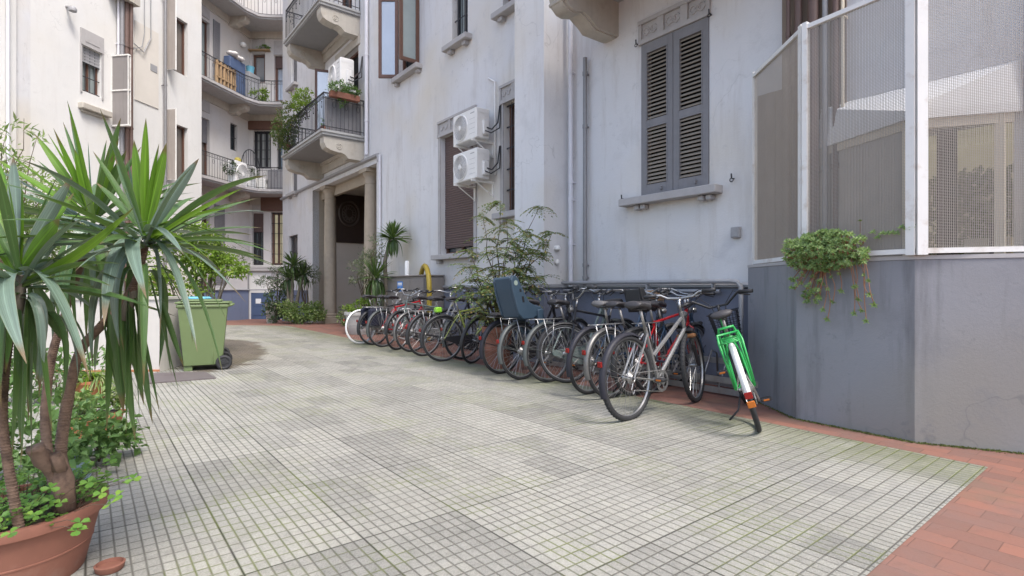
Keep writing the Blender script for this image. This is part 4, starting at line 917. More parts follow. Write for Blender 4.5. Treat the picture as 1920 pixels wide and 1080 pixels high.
# arched wrought iron grille and white bundle on the lower rear balcony
mb=MB(BA.M); x=BAt(448); n=8
for k in range(n+1): mb.tube([(x-.6+1.2*k/n,.55,fz),(x-.6+1.2*k/n,.55,fz+1.0+.75*math.sqrt(max(0,1-((k/n)*2-1)**2)))],.014,4)
mb.tube([(x-.6*math.cos(math.pi*k/12),.55,fz+1.0+.78*math.sin(math.pi*k/12)) for k in range(13)],.022,5); tag(mb.build('iron_grille',M['iron'],None),'arched wrought iron grille standing on the rear lower balcony','grille')
mb=MB(BF.M)
for px,py,sx in ((484,345,.25),(530,345,.25)):
    pass
x=BFt(528); mb.bbox((x-.35,.25,fz+.05),(x+.35,.6,fz+1.0),.03); mb.box((x-.3,.605,fz+.1),(x+.3,.615,fz+.95)); tag(mb.build('storage_locker',M['shutter'],None),'grey slatted locker at the right end of the rear lower balcony','locker')
# things on the main building balconies
mb=MB(L.M); mb.box((11.6,.05,5.27),(11.64,1.05,6.2)); 
for k in range(9): mb.box((11.585,.07+k*.11,5.3),(11.6,.15+k*.11,6.18))
tag(mb.build('balcony_screen',M['shutter'],None),'grey slatted screen at the near end of the lower balcony','screen')
# ================================================================ BIN, SLAB, PLANTER WALL
gb=G(384,697); bin_=thing('wheelie_bin','light green wheeled refuse bin with its lid closed, black wheels at the right','refuse bin',tuple(gb+V((0,.3,0))),0)
def wheelie(parent,M0,body,h=.93,lidm=None,w0=.40,w1=.52,d0=.40,d1=.50):
    mb=MB(M0); z0,z1=.07,h-.06
    a=[(-w0/2,-d0/2,z0),(w0/2,-d0/2,z0),(w0/2,d0/2,z0),(-w0/2,d0/2,z0),(-w1/2,-d1/2,z1),(w1/2,-d1/2,z1),(w1/2,d1/2,z1),(-w1/2,d1/2,z1)]
    mb.add(a,[(0,3,2,1),(4,5,6,7),(0,1,5,4),(1,2,6,5),(2,3,7,6),(3,0,4,7)])
    mb.bbox((-w1/2-.015,-d1/2-.015,z1-.05),(w1/2+.015,d1/2+.015,z1+.001),.012)
    mb.box((-w0/2,-d0/2+.02,.0),(-w0/2+.1,d0/2-.02,z0+.01))
    for k in (-1,1): mb.box((w0/2-.12,k*(d0/2+.002)-.012,z0),(w0/2-.10,k*(d0/2+.002)+.012,z0+.25))
    bd=mb.build('body',body,parent,smooth=SM)
    bv=bd.modifiers.new('bevel','BEVEL'); bv.width=.012; bv.segments=2; bv.limit_method='ANGLE'
    mb=MB(M0); mb.bbox((-w1/2-.03,-d1/2-.025,z1+.004),(w1/2+.02,d1/2+.025,z1+.03),.01); mb.bbox((-w1/2+.03,-d1/2+.03,z1+.03),(w1/2-.06,d1/2-.03,z1+.058),.015)
    mb.box((w1/2+.0,-.16,z1-.01),(w1/2+.05,-.13,z1+.03)); mb.box((w1/2+.0,.13,z1-.01),(w1/2+.05,.16,z1+.03)); mb.build('lid',lidm or body,parent)
    mb=MB(M0); mb.tube([(w1/2,-.2,z1-.03),(w1/2+.06,-.19,z1-.01),(w1/2+.065,.19,z1-.01),(w1/2,.2,z1-.03)],.015,8); mb.build('handle',lidm or body,parent,smooth=True)
    for k in (-1,1):
        mb=MB(M0); mb.torus((w0/2+.02,k*(d0/2+.035),.098),.075,.023,n=28,k=8,sy=1.0); wh=mb.build('wheel',M['rubber'],parent,smooth=True)
        mb=MB(M0@Matrix.Translation(V((w0/2+.02,k*(d0/2+.035),.098)))@Matrix.Rotation(math.pi/2,4,'X'))
        mb.lathe([(.0,-.014),(.068,-.012),(.068,.012),(.0,.014)],n=24,cap=False)
        for q in range(5): e=2*math.pi*q/5; mb.box((.02,-.008,-.018),(.062,.008,.018),Matrix.Rotation(e,4,'Z'))
        mb.lathe([(.02,-.03),(.02,.03)],n=12); mb.build('hub',M['blackpl'],wh)
wheelie(bin_,Matrix.Translation(gb+V((-.16,.26,0)))@Matrix.Rotation(math.radians(27),4,'Z'),M['binlime'],w0=.44,w1=.57)
b2=G(352,690); bin2=thing('wheelie_bin','dark green wheeled refuse bin half hidden behind the light green one','refuse bin',tuple(b2),0)
wheelie(bin2,Matrix.Translation(b2+V((-.11,.55,0)))@Matrix.Rotation(math.radians(20),4,'Z'),M['bindark'],h=.90)
mb=MB(); mb.bbox((-.14,-.02,0),(.14,.14,.05),.02); 
o=tag(MB(Matrix.Translation(G(352,690)+V((-.12,.50,.905)))).bbox((-.16,-.12,0),(.12,.1,.05),.02).build('plastic_bag',M['sky'],None),'crumpled pale blue plastic bag on the lid of the dark green bin','bag')
# flat plate on the ground
q=[G(262,722),G(405,711),G(385,699),G(255,703)]; mb=MB(); mb.prism([p.to_2d() for p in q],.006,.018); tag(mb.build('metal_plate',pm('grey_plate',(.13,.11,.11),.6,.2,8,dirt=(.08,.06,.05)),None),'flat brownish grey plate lying on the paving in front of the bin','plate')
# long white planter wall behind the yucca
pw=thing('planter_wall','low white rendered planter block behind the yucca','planter',(-5.4,7.3,0))
e1=G(299,697); e0=V((-8.6,6.6,0)); u=(V((e1.x,e1.y))-V((e0.x,e0.y))).normalized(); n=V((-u.y,u.x))
a=V((e0.x,e0.y)); b=V((e1.x,e1.y)); mb=MB(); mb.prism([a,b,b+n*.55,a+n*.55],.0,.93); mb.build('body',M['concrete'],pw)
mb=MB(); mb.prism([a-n*.02,b-n*.02+u*.02,b+n*.57+u*.02,a+n*.57],.93,.965); mb.build('rim',M['concrete'],pw)
mb=MB(); mb.prism([a-n*.012,b-n*.012+u*.01,b,a],.0,.03); mb.build('base_strip',M['terracotta2'],pw)
# ================================================================ POTS
def pot(name,label,c,r,h,m='terracotta',sq=False,group=None,soil=True,rim=.12,cat='pot',rz=0):
    o=thing(name,label,cat,tuple(c),rz,group); mb=MB()
    if sq:
        r0=r*.78
        mb.add([(-r0,-r0,0),(r0,-r0,0),(r0,r0,0),(-r0,r0,0),(-r,-r,h),(r,-r,h),(r,r,h),(-r,r,h)],[(0,3,2,1),(4,5,6,7),(0,1,5,4),(1,2,6,5),(2,3,7,6),(3,0,4,7)])
        mb.build('body',M[m],o,world=False); mb=MB(); mb.bbox((-r-.012,-r-.012,h-rim*r*1.6),(r+.012,r+.012,h+.004),.008); mb.build('rim',M[m],o,world=False)
        if soil: mb=MB(); mb.box((-r+.02,-r+.02,h),(r-.02,r-.02,h+.008)); mb.build('soil',M['soil'],o,world=False)
    else:
        k=h
        mb.lathe([(r*.72,0),(r*.74,.01),(r*.825,k*.42),(r*.835,k*.425),(r*.837,k*.445),(r*.83,k*.45),(r*.92,k*.84),(r*.94,k*.85),(r*.99,k*.86),(r*1.0,k*.95),(r*.985,k),(r*.92,k),(r*.90,k*.93),(r*.5,k*.90)],n=56)
        mb.build('body',M[m],o,world=False,smooth=SM)
        if soil: mb=MB(); mb.lathe([(r*.905,k*.90),(r*.4,k*.93),(0.01,k*.94)],n=30,cap=False); mb.build('soil',M['soil'],o,world=False,smooth=True)
    return o
FP=V((-1.86,2.0,0))
pot('plant_pot','large round terracotta pot in the left foreground holding the yucca',FP,.285,.265)
sc_=MB(); sc_.lathe([(.035,0),(.045,.01),(.05,.03),(.043,.033),(.04,.02),(.0,.015)],c=(G(222,1079)+V((-.055,0.03,0))),n=28); 
tag(sc_.build('saucer',M['terracotta'],None,smooth=SM),'small brown clay saucer on the paving beside the big foreground pot','saucer')
pot('plant_pot','square orange terracotta pot of strawberries in the left row',G(148,832)+V((0,.14,0)),.135,.17,'terracotta2',sq=True,rz=.25)
pot('plant_pot','small round terracotta pot with a spider plant farther up the left row',G(146,757)+V((0,.14,0)),.15,.20,'terracotta2')
pot('plant_pot','dark terracotta pot between the white planter block and the bins',G(317,684)+V((.0,.2,0)),.19,.34,'terracotta')
pot('plant_pot','large terracotta tub among the bicycles holding the tall shrub',G(932,694)+V((0,.24,0)),.215,.56,'terracotta')
pot('plant_pot','white concrete pot behind the white bicycle wheel',G(672,628)+V((0,.35,0)),.42,.52,'concrete')
pot('plant_pot','small terracotta pot on the corner of the balcony over the portico',L.p(11.8,.95,5.28),.16,.16,'terracotta')
pot('plant_pot','terracotta pot at the far corner of the balcony over the portico',L.p(14.7,.98,5.28),.2,.26,'terracotta')
pot('plant_pot','pale tall pot behind the hedge by the column',V((-7.9,17.6,-.08)),.2,.7,'concrete')
# slate tray by the foreground pot
q=[G(118,912),G(172,915),G(168,868),G(128,862)]; mb=MB(); mb.prism([p.to_2d() for p in q],.006,.05); tag(mb.build('slate_tray',pm('blue_slate',(.14,.19,.23),.4,.2,9),None),'flat blue grey tray on the paving behind the foreground pot','tray')
# ================================================================ BIKE RACKS
for (t0,t1,lab) in ((-.35,1.25,'grey steel bicycle rack under the silver bicycle'),(1.45,3.0,'grey steel bicycle rack under the bicycle with the child seat')):
    r=thing('bicycle_rack',lab,'bicycle rack',tuple(S.p((t0+t1)/2,.45,0)),0,'steel bicycle racks along the wall')
    for w_,z_ in ((.28,.06),(.28,.30),(.62,.05),(.62,.16)): MB(S.M).box((t0,w_-.006,z_-.03),(t1,w_+.006,z_+.03)).build('rail',M['steel'],r)
    mb=MB(S.M); k=int((t1-t0)/.2)
    for i in range(k+1): x=t0+(t1-t0)*i/k; mb.tube([(x,.28,.05),(x,.30,.38),(x,.40,.42),(x,.62,.05)],.010,6)
    mb.build('hoop',M['steel'],r,smooth=True)
# ================================================================ BICYCLES
_wm={}
def wheel_meshes(rim,R_,tyre):
    k=(rim,R_,tyre)
    if k in _wm: return _wm[k]
    mb=MB(); rr=R_-.035; mb.torus((0,0,0),rr,.010,n=48,k=6,sy=1.2); 
    for i in range(32):
        a=2*math.pi*i/32; s_=1 if i%2 else -1; off=(.45 if (i//2)%2 else -.45)
        mb.tube([(.02*math.cos(a+off),s_*.028,.02*math.sin(a+off)),(rr*math.cos(a),0,rr*math.sin(a))],.0013,3,cap=False)
    mb.v=mb.v; h=MB(); 
    MMh=Matrix.Rotation(math.pi/2,4,'X'); n0=len(mb.v); mb.lathe([(.012,-.05),(.012,-.03),(.026,-.028),(.014,-.02),(.014,.02),(.026,.028),(.012,.03),(.012,.05)],n=12)
    for i in range(n0,len(mb.v)): mb.v[i]=MMh@mb.v[i]
    me1=mb; tb=MB(); tb.torus((0,0,0),R_-.019,.019 if tyre!='fat' else .024,n=56,k=8)
    for i in range(56):   # tread blocks
        a=2*math.pi*i/56; 
        if tyre=='fat': 
            for s_ in (-.011,.011): tb.box((-.004,s_-.005,R_-.004),(.006,s_+.005,R_+.004),Matrix.Rotation(a+(.05 if s_>0 else 0),4,'Y'))
    _wm[k]=(me1,tb); return _wm[k]
BIKES=[]
_cache={}
def bike(px,py,head,label,col,lean=3,kind='diamond',steer=0,rim='chrome',tyre='slim',fender='blackpl',ffender=True,rack=True,bars='city',saddle='leather',sz=1.0,Rw=.335,
         guard=False,bask=None,seat=None,refl='red_refl',fork=None,kick=True,susp=False,pannier=False,lights=True,post=.93,crank_a=.6,tyre_m='rubber',rimm=None,barm='chrome',loc=None):
    c=loc if loc is not None else G(px,py)
    h=math.radians(head); rz=math.pi/2-h
    r=thing('bicycle',label,'bicycle',tuple(c),rz,'bicycles parked along the wall',rotx=-math.radians(lean))
    fr=M[col] if isinstance(col,str) else col
    BB=V((.44,0,.275)); ST=V((.27,0,.72 if kind!='step' else .68)); HT=V((.87,0,.86)); HB=V((.925,0,.70)); RA=V((0,0,Rw)); FA=V((1.07,0,Rw))
    mb=MB(); b=lambda p,q,rr,n=8: mb.tube([p,q],rr,n)
    b(BB,ST+V((0,0,.02)),.016); b(HT,HB,.019)
    if kind=='diamond': b(ST,HT-V((0,0,.04)),.015); b(BB,HB,.018)
    elif kind=='mixte':
        b(BB+V((-.06,0,.22)),HT-V((0,0,.06)),.017); b(BB,HB,.019)
    else:
        d=V((.60,0,.37)); mb.tube([HT-V((0,0,.05)),V((.75,0,.60)),d,V((.47,0,.36)),V((.40,0,.38))],.017,8); mb.tube([HB,V((.80,0,.50)),V((.62,0,.33)),BB],.019,8)
    for s_ in (-1,1):
        y=s_*.06; b(V((.03,s_*.055,Rw)),BB+V((0,s_*.03,0)),.009,6); mb.tube([V((.0,s_*.058,Rw)),V((.16,s_*.05,.58)),ST+V((0,s_*.02,-.03))],.008,6)
    mb.tube([BB+V((0,-.04,0)),BB+V((0,.04,0))],.023,10)
    mb.build('frame',fr,r,world=False,smooth=SM)
    # seat post, saddle
    sp=ST+(ST-BB).normalized()*(post-.78)*1.0
    sp=V((ST.x-(post-ST.z-.05)*.36,0,post-.05))
    mb=MB(); mb.tube([ST,sp],.0125,8); mb.build('seat_post',M['steel'],r,world=False,smooth=True)
    mb=MB(); vs=[];nn=12;prf=[(-.13,.075,.0),(-.10,.088,.012),(-.03,.078,.008),(.04,.045,.0),(.10,.026,-.004),(.145,.018,-.016)]
    for x,wd,z in prf:
        for k in range(nn):
            a=2*math.pi*k/nn; vs.append((sp.x+x,wd*math.cos(a),sp.z+.035+z+(.026 if math.sin(a)>0 else .03)*math.sin(a)))
    mb.add(vs,[(i*nn+k,i*nn+(k+1)%nn,(i+1)*nn+(k+1)%nn,(i+1)*nn+k) for i in range(len(prf)-1) for k in range(nn)]+[tuple(range(nn)),tuple(range((len(prf)-1)*nn,len(prf)*nn))])
    mb.tube([(sp.x-.09,-.03,sp.z),(sp.x+.06,-.02,sp.z)],.005,5); mb.tube([(sp.x-.09,.03,sp.z),(sp.x+.06,.02,sp.z)],.005,5)
    mb.build('saddle',M[saddle],r,world=False,smooth=True)
    # steering group
    ax=(HB-HT).normalized(); SR=Matrix.Translation(HT)@Matrix.Rotation(math.radians(steer),4,-ax)@Matrix.Translation(-HT)
    mb=MB(SR); cr=HB+ax*.03
    if susp:
        for s_ in (-1,1): mb.tube([cr+V((0,s_*.055,.02)),cr+V((.03,s_*.055,-.14))],.013,8); mb.tube([cr+V((.028,s_*.055,-.12)),FA+V((0,s_*.055,0))],.019,8)
        mb.bbox((cr.x-.03,-.075,cr.z-.005),(cr.x+.035,.075,cr.z+.03),.01)
    else:
        for s_ in (-1,1): mb.tube([cr,cr+V((.008,s_*.05,-.03)),cr+V((.09,s_*.055,-.26)),FA+V((0,s_*.052,0))],[.014,.012,.010,.008],7)
    mb.build('fork',fork or fr,r,world=False,smooth=SM)
    if susp:
        mb=MB(SR); mb.bbox((cr.x-.02,-.085,cr.z-.06),(cr.x+.06,.085,cr.z-.02),.012); mb.build('fork_crown',pm('bronze_crown',(.22,.10,.04),.5),r,world=False)
    # handlebar
    top=HT-ax*.10; mb=MB(SR); mb.tube([HT,top],.013,8); 
    if bars=='city':
        cz=top.z+.05; pts=[(.03,0,cz),(.04,.10,cz+.01),(-.02,.22,cz+.06),(-.12,.28,cz+.06),(-.24,.30,cz+.03)]
        hw=[(top.x+p[0],p[1],p[2]) for p in pts]
    elif bars=='low':
        cz=top.z+.0; hw=[(top.x+p[0],p[1],p[2]) for p in [(.03,0,cz),(.02,.08,cz),(-.04,.20,cz+.09),(-.10,.32,cz+.07)]]
    else:
        cz=top.z+.03; hw=[(top.x+p[0],p[1],p[2]) for p in [(.07,0,cz),(.06,.12,cz+.01),(.04,.18,cz+.045),(.0,.33,cz+.045)]]
    full=[(x,-y,z) for x,y,z in reversed(hw[1:])]+hw
    mb.tube([top,(hw[0][0],0,cz)],.014,8); mb.tube(full,.0115,8); mb.build('handlebar',M[barm],r,world=False,smooth=True)
    for s_ in (-1,1):
        e=V(hw[-1]); d=V(hw[-2]); e.y*=s_; d.y*=s_; MB(SR).tube([e+(d-e).normalized()*.12,e-(d-e).normalized()*.004],.017,8).build('grip',M['blackpl'],r,world=False,smooth=True)
    mb=MB(SR)
    for s_ in (-1,1):
        e=V(hw[-1]); d=V(hw[-2]); e.y*=s_; d.y*=s_; g=e+(d-e).normalized()*.13
        mb.tube([g,g+V((.03,0,-.02)),g+V((.03,0,-.02))+(e-d).normalized()*.1+V((.02,0,-.015))],.006,5)
        mb.tube([g+V((.03,0,-.02)),g+V((.10,-s_*.05,.02)),g+V((.10,-s_*.14,-.08)),HT+V((.03,s_*.02,-.12)),cr+V((.03,s_*.04,-.05))],.0035,4)
    mb.build('brake_cable',M['blackpl'],r,world=False,smooth=True)
    # bell
    # wheels
    rimn=rimm or 'chrome'; w1,w2=wheel_meshes(rimn,Rw,tyre)
    for cpt,fm_ in ((RA,None),(FA,SR)):
        k=('w',rimn,Rw,tyre,tyre_m)
        if k not in _cache:
            o=w1.build('wheel',M[rimn],None,smooth=SM); o2=w2.build('tyre',M[tyre_m],o,smooth=True,world=False); _cache[k]=(o.data,o2.data); 
            for q in (o2,o): bpy.data.objects.remove(q)
        o=bpy.data.objects.new('wheel',_cache[k][0]); sc.collection.objects.link(o); o.parent=r
        o.matrix_local=(fm_ or Matrix())@Matrix.Translation(cpt)@Matrix.Rotation(R.uniform(0,6),4,'Y')
        o2=bpy.data.objects.new('tyre',_cache[k][1]); sc.collection.objects.link(o2); o2.parent=o
    # fenders
    def fend(c_,a0,a1,MMx,m_,wd=.030,label=None):
        mb=MB(MMx); n=20; vs=[];fs=[]
        for i in range(n+1):
            a=math.radians(a0+(a1-a0)*i/n); 
            for dr,y in ((-.012,-wd),(.004,-wd*.6),(.010,0),(.004,wd*.6),(-.012,wd),(-.015,wd),(-.002,wd*.5),(.004,0),(-.002,-wd*.5),(-.015,-wd)):
                q=Rw+.018+dr; vs.append((c_.x+q*math.cos(a),y,c_.z+q*math.sin(a)))
        for i in range(n):
            for k in range(10): fs.append((i*10+k,i*10+(k+1)%10,(i+1)*10+(k+1)%10,(i+1)*10+k))
        fs+=[tuple(range(10)),tuple(range(n*10,n*10+10))]
        mb.add(vs,fs)
        for s_ in (-1,1):
            a=math.radians(a1 if c_ is RA else a0); a=math.radians((a0+a1)/2+ (35 if c_ is RA else -35)); mb.tube([(c_.x,s_*.06,c_.z),(c_.x+(Rw+.01)*math.cos(a),s_*wd,c_.z+(Rw+.01)*math.sin(a))],.003,4)
        o=mb.build('mudguard',M[m_],r,world=False,smooth=SM); return o
    if fender: fend(RA,60,178 if fender=='whitefender' else 200,Matrix(),fender,.024 if fender=='whitefender' else .030)
    if fender and ffender: fend(FA,-5,120,SR,fender)
    # drive
    mb=MB(Matrix.Translation(BB)@Matrix.Rotation(math.pi/2,4,'X'))
    mb.lathe([(.055,-.052),(.095,-.050),(.098,-.048),(.095,-.046),(.055,-.044)],c=(0,0,.095-.0),n=30)  # right side (y<0)
    mb=MB(Matrix.Translation(BB)@Matrix.Rotation(math.pi/2,4,'X'))
    for z_ in (.048,): 
        mb.lathe([(.07,z_-.002),(.093,z_-.002),(.093,z_+.002),(.07,z_+.002),(.07,z_-.002)],n=30,cap=False)
        for q in range(5): mb.box((.01,-.007,z_-.002),(.075,.007,z_+.002),Matrix.Rotation(2*math.pi*q/5,4,'Z'))
        mb.lathe([(.03,z_-.012),(.03,z_+.012)],n=14)
    cr_=mb.build('chainring',M['steel'],r,world=False,smooth=SM)
    mb=MB(); ca=crank_a; pL=BB+V((.165*math.cos(ca),.09,.165*math.sin(ca))); pR=BB+V((-.165*math.cos(ca),-.09,-.165*math.sin(ca)))
    mb.tube([BB+V((0,.06,0)),pL+V((0,-.01,0))],.010,6); mb.tube([BB+V((0,-.06,0)),pR+V((0,.01,0))],.010,6)
    mb.build('crank',M['steel'],r,world=False)
    for p_,s_ in ((pL,1),(pR,-1)):
        mb=MB(); y0,y1=sorted((p_.y,p_.y+s_*.085)); mb.bbox((p_.x-.04,y0,p_.z-.012),(p_.x+.04,y1,p_.z+.012),.005); pd=mb.build('pedal',M['blackpl'],r,world=False)
        mb=MB(); mb.box((p_.x-.043,y0+.02,p_.z-.007),(p_.x+.043,y1-.02,p_.z+.007)); mb.build('reflector',M['orange_refl'],pd,world=False)
    mb=MB()
    if guard:
        n=14; pts=[]; 
        for k in range(9): a=math.pi/2-math.pi*k/8; pts.append((BB.x+.105*math.cos(a),BB.z+.105*math.sin(a)))
        for k in range(7): a=-math.pi/2-math.pi*k/6; pts.append((.04+.032*math.cos(a),Rw+.032*math.sin(a)))
        mb.prof(pts,-.075,-.045); mb.build('chain_guard',M[guard],r,world=False)
    else:
        mb.tube([(BB.x,-.047,BB.z+.092),(0,-.045,Rw+.04)],.004,4); mb.tube([(BB.x,-.047,BB.z-.092),(.02,-.045,Rw-.10),(.0,-.045,Rw-.13),(-.02,-.045,Rw-.09),(0,-.045,Rw-.04)],.004,4)
        for k in range(6): mb.torus((0,-.030-.004*k,Rw),.052-.005*k,.0025,n=18,k=4)
        mb.build('chain',M['steel'],r,world=False)
    if rack:
        zr=Rw*2+.055; rm=M['chrome'] if rack is True and col not in('green',) else (rack if not isinstance(rack,bool) else M['blackm'])
        mb=MB()
        for s_ in (-1,1):
            mb.tube([(.20,s_*.04,zr),(.15,s_*.06,zr),(-.20,s_*.06,zr),(-.24,s_*.03,zr)],.006,6); mb.tube([(-.10,s_*.06,zr),(0,s_*.065,Rw)],.005,5); mb.tube([(.05,s_*.06,zr),(0,s_*.065,Rw)],.005,5)
        for x in (-.22,-.12,0,.12): mb.tube([(x,-.06,zr),(x,.06,zr)],.005,5)
        mb.tube([(.2,-.04,zr),(.2,.04,zr)],.005,5); mb.build('rear_rack',rm,r,world=False,smooth=True)
    if refl:
        a=math.radians(158); x=(Rw+.03)*math.cos(a); z=Rw+(Rw+.03)*math.sin(a); mb=MB(); mb.bbox((x-.030,-.022,z-.022),(x-.012,.022,z+.025),.006); mb.build('rear_reflector',M[refl],r,world=False)
    if kick: 
        mb=MB(); mb.tube([(.36,.03,.27),(.30,.10,.12),(.26,.19+math.sin(math.radians(lean))*.0,.004+.19*math.tan(math.radians(lean)))],.008,6); mb.build('kickstand',M['blackm'],r,world=False,smooth=True)
    if bask:
        mb=MB(SR); x0=HT.x+.09; z0=HT.z-(.02 if bask=='wicker' else .20); s0,s1=(.11,.15) if bask=='wicker' else (.10,.125)
        if bask=='wicker':
            for k in range(9):
                z=z0+.2*k/8; q=s0+(s1-s0)*k/8; mb.tube([(x0+.12-q*.9,-q,z),(x0+.12+q*.9,-q,z),(x0+.12+q*.9,q,z),(x0+.12-q*.9,q,z)],.012,6,close=True)
            mb.box((x0+.02,-s0,z0),(x0+.22,s0,z0+.01)); mb.build('basket',M['wicker'],r,world=False,smooth=SM)
        else:
            for k in range(7):
                z=z0-.02+.24*k/6; q=s0+(s1-s0)*k/6+.01; mb.tube([(x0+.12-q*.9,-q,z),(x0+.12+q*.9,-q,z),(x0+.12+q*.9,q,z),(x0+.12-q*.9,q,z)],.0028 if 0<k<6 else .006,4,close=True)
            for k in range(9):
                y=-1+2*k/8
                for s_ in (-1,1): mb.tube([(x0+.12+s_*s0*.9,y*s0,z0-.02),(x0+.12+s_*s1*.95,y*s1,z0+.22)],.0022,4); mb.tube([(x0+.12+y*s0*.9,s_*s0,z0-.02),(x0+.12+y*s1*.9,s_*s1,z0+.22)],.0022,4)
            mb.build('basket',M['blackm'],r,world=False)
    if seat=='rear':
        # moulded rear child seat: side profile shell on the rack
        zr=Rw*2+.03; MS=Matrix.Translation(V((.07,0,0)))@Matrix.Translation(V((0,0,zr)))@Matrix.Diagonal(V((1,1,.86,1)))@Matrix.Translation(V((0,0,-zr)))
        prf=[(.10,zr+.02),(.14,zr+.10),(.12,zr+.13),(-.06,zr+.14),(-.11,zr+.20),(-.20,zr+.44),(-.25,zr+.57),(-.29,zr+.60),(-.32,zr+.57),(-.30,zr+.42),(-.24,zr+.18),(-.20,zr+.05),(-.12,zr)]
        mb=MB(MS); mb.prof(prf,-.13,.13)
        for s_ in (-1,1):   # side wings, foot rests
            wing=[(.15,zr+.10),(.16,zr+.17),(.04,zr+.20),(-.04,zr+.24),(-.10,zr+.33),(-.155,zr+.45),(-.20,zr+.55),(-.25,zr+.60),(-.30,zr+.60),(-.32,zr+.54),(-.30,zr+.38),(-.26,zr+.22),(-.22,zr+.08),(-.15,zr+.01),(0,zr+.01)]
            y0,y1=sorted((s_*.13,s_*.165)); mb.prof(wing,y0,y1)
            y0,y1=sorted((s_*.14,s_*.19)); mb.prof([(.06,zr+.13),(.15,zr+.15),(.20,zr-.14),(.26,zr-.17),(.26,zr-.21),(.14,zr-.21),(.07,zr-.03)],y0,y1)
        o=mb.build('child_seat',M['childseat'],r,world=False); bv=o.modifiers.new('b','BEVEL'); bv.width=.014; bv.segments=3
        mb=MB(MS); mb.bbox((-.185,-.07,zr+.40),(-.155,.07,zr+.50),.02,Matrix.Rotation(0,4,'Y')); 
        for s_ in (-1,1): mb.prof([(-.255+.03*math.cos(e),zr+.50+.035*math.sin(e)) for e in [k*math.pi/6 for k in range(12)]],*sorted((s_*.166,s_*.169)))
        mb.build('seat_pad',M['pads'],o,world=False)
        mb=MB(MS)
        for s_ in (-1,1): mb.prof([(-.16,zr+.24),(-.13,zr+.24),(-.14,zr+.32),(-.17,zr+.32)],*sorted((s_*.166,s_*.1685))); mb.prof([(-.20,zr+.38),(-.17,zr+.38),(-.18,zr+.42),(-.20,zr+.42)],*sorted((s_*.166,s_*.1685)))
        mb.build('seat_slot',M['dark'],o,world=False)
    if seat=='front':
        x0=.58; z0=.83; mb=MB(); mb.prof([(x0-.1,z0),(x0+.12,z0),(x0+.14,z0+.05),(x0,z0+.06),(x0-.07,z0+.14),(x0-.12,z0+.24),(x0-.16,z0+.24),(x0-.14,z0+.05)],-.09,.09)
        for s_ in (-1,1): mb.prof([(x0-.1,z0),(x0+.13,z0+.02),(x0+.10,z0+.12),(x0-.03,z0+.14),(x0-.10,z0+.25),(x0-.17,z0+.25)],*sorted((s_*.09,s_*.11)))
        o=mb.build('child_seat',M['blackpl'],r,world=False); bv=o.modifiers.new('b','BEVEL'); bv.width=.012; bv.segments=2
    if pannier:
        mb=MB(); mb.bbox((-.20,.07,.36),(.14,.19,.70),.03); mb.bbox((-.20,-.19,.36),(.14,-.07,.70),.03); mb.box((-.2,-.08,.70),(.14,.08,.715)); mb.build('pannier',pm('pannier_cloth',(.02,.022,.04),.8,.3,20),r,world=False)
    if lights:
        mb=MB(SR@Matrix.Translation(HT+V((.07,0,-.03)))@Matrix.Rotation(math.pi/2,4,'Y')); mb.lathe([(.02,-.03),(.032,-.01),(.034,.02)],n=14); mb.build('headlamp',M['chrome'],r,world=False,smooth=SM)
    return r
def paint(n,c,**k): return pm(n,c,.3,.1,8,spec=.5,**k)
silver=paint('silver_paint',(.27,.265,.26),metal=.5,dirt=(.25,.22,.2),damt=.35)
red=paint('red_paint',(.42,.015,.02)); green=paint('green_paint',(.035,.36,.085),dirt=(.05,.2,.07),damt=.4); black=paint('black_paint',(.02,.02,.024),dirt=(.09,.075,.06),damt=.5); navy=paint('navy_paint',(.04,.07,.12))
greyg=paint('grey_green_paint',(.16,.20,.19)); grey=paint('grey_paint',(.28,.28,.29)); limeg=paint('olive_lime_paint',(.22,.26,.06)); M['greyg']=greyg; M['limefender']=paint('lime_fender',(.25,.55,.04))
M['darkfender']=pm('dark_fender',(.026,.026,.034),.5,.2,9,spec=.25); M['steelfender']=pm('steel_fender',(.16,.155,.15),.4,.3,9,metal=.5,dirt=(.12,.09,.07),damt=.6,dscale=12); M['greyfender']=pm('grey_fender',(.075,.083,.08),.45,.15,9); M['whitefender']=pm('white_fender',(.7,.7,.67),.4,.05,9)
bk=[]
g1=bike(1424,808,20,'bright green bicycle leaning nearest the grey bay wall, white rear mudguard',green,lean=17,kind='mixte',fender='whitefender',ffender=False,rack=green,bars='low',barm='blackm',post=.92,bask='wire',tyre='slim',Rw=.33,kick=True,steer=-8,crank_a=1.9,refl=None)
g2=bike(1180,788,47,'silver trekking bicycle with black mudguards, nearest the camera, parked askew',silver,lean=2,kind='mixte',fender='darkfender',ffender=False,rack=False,bars='flat',susp=True,fork=black,steer=14,tyre='fat',Rw=.345,post=.95,crank_a=-.2,kick=False)
g3=bike(1188,742,50,'red framed bicycle between the silver one and the wicker basket one',red,lean=-3,kind='diamond',fender='blackpl',bars='flat',post=.93,rack=False,steer=5)
g4=bike(1146,747,50,'old bicycle with worn metal mudguards and a black front child seat',black,lean=4,kind='step',fender='steelfender',bars='city',seat='front',steer=-10,post=.93)
g5=bike(1106,739,48,'dark blue bicycle with navy mudguards and a wicker front basket',navy,lean=-2,kind='step',fender='darkfender',bars='city',bask='wicker',saddle='leathergrey',steer=12,rack=False)
g6=bike(1030,717,54,'grey green city bicycle with a full chain case',greyg,lean=3,kind='step',fender='greyfender',guard='greyg',bars='city',steer=-15,barm='chrome')
g7=bike(979,712,47,'bicycle carrying the blue grey rear child seat',black,lean=4,kind='step',fender='greyfender',seat='rear',bars='city',steer=8)
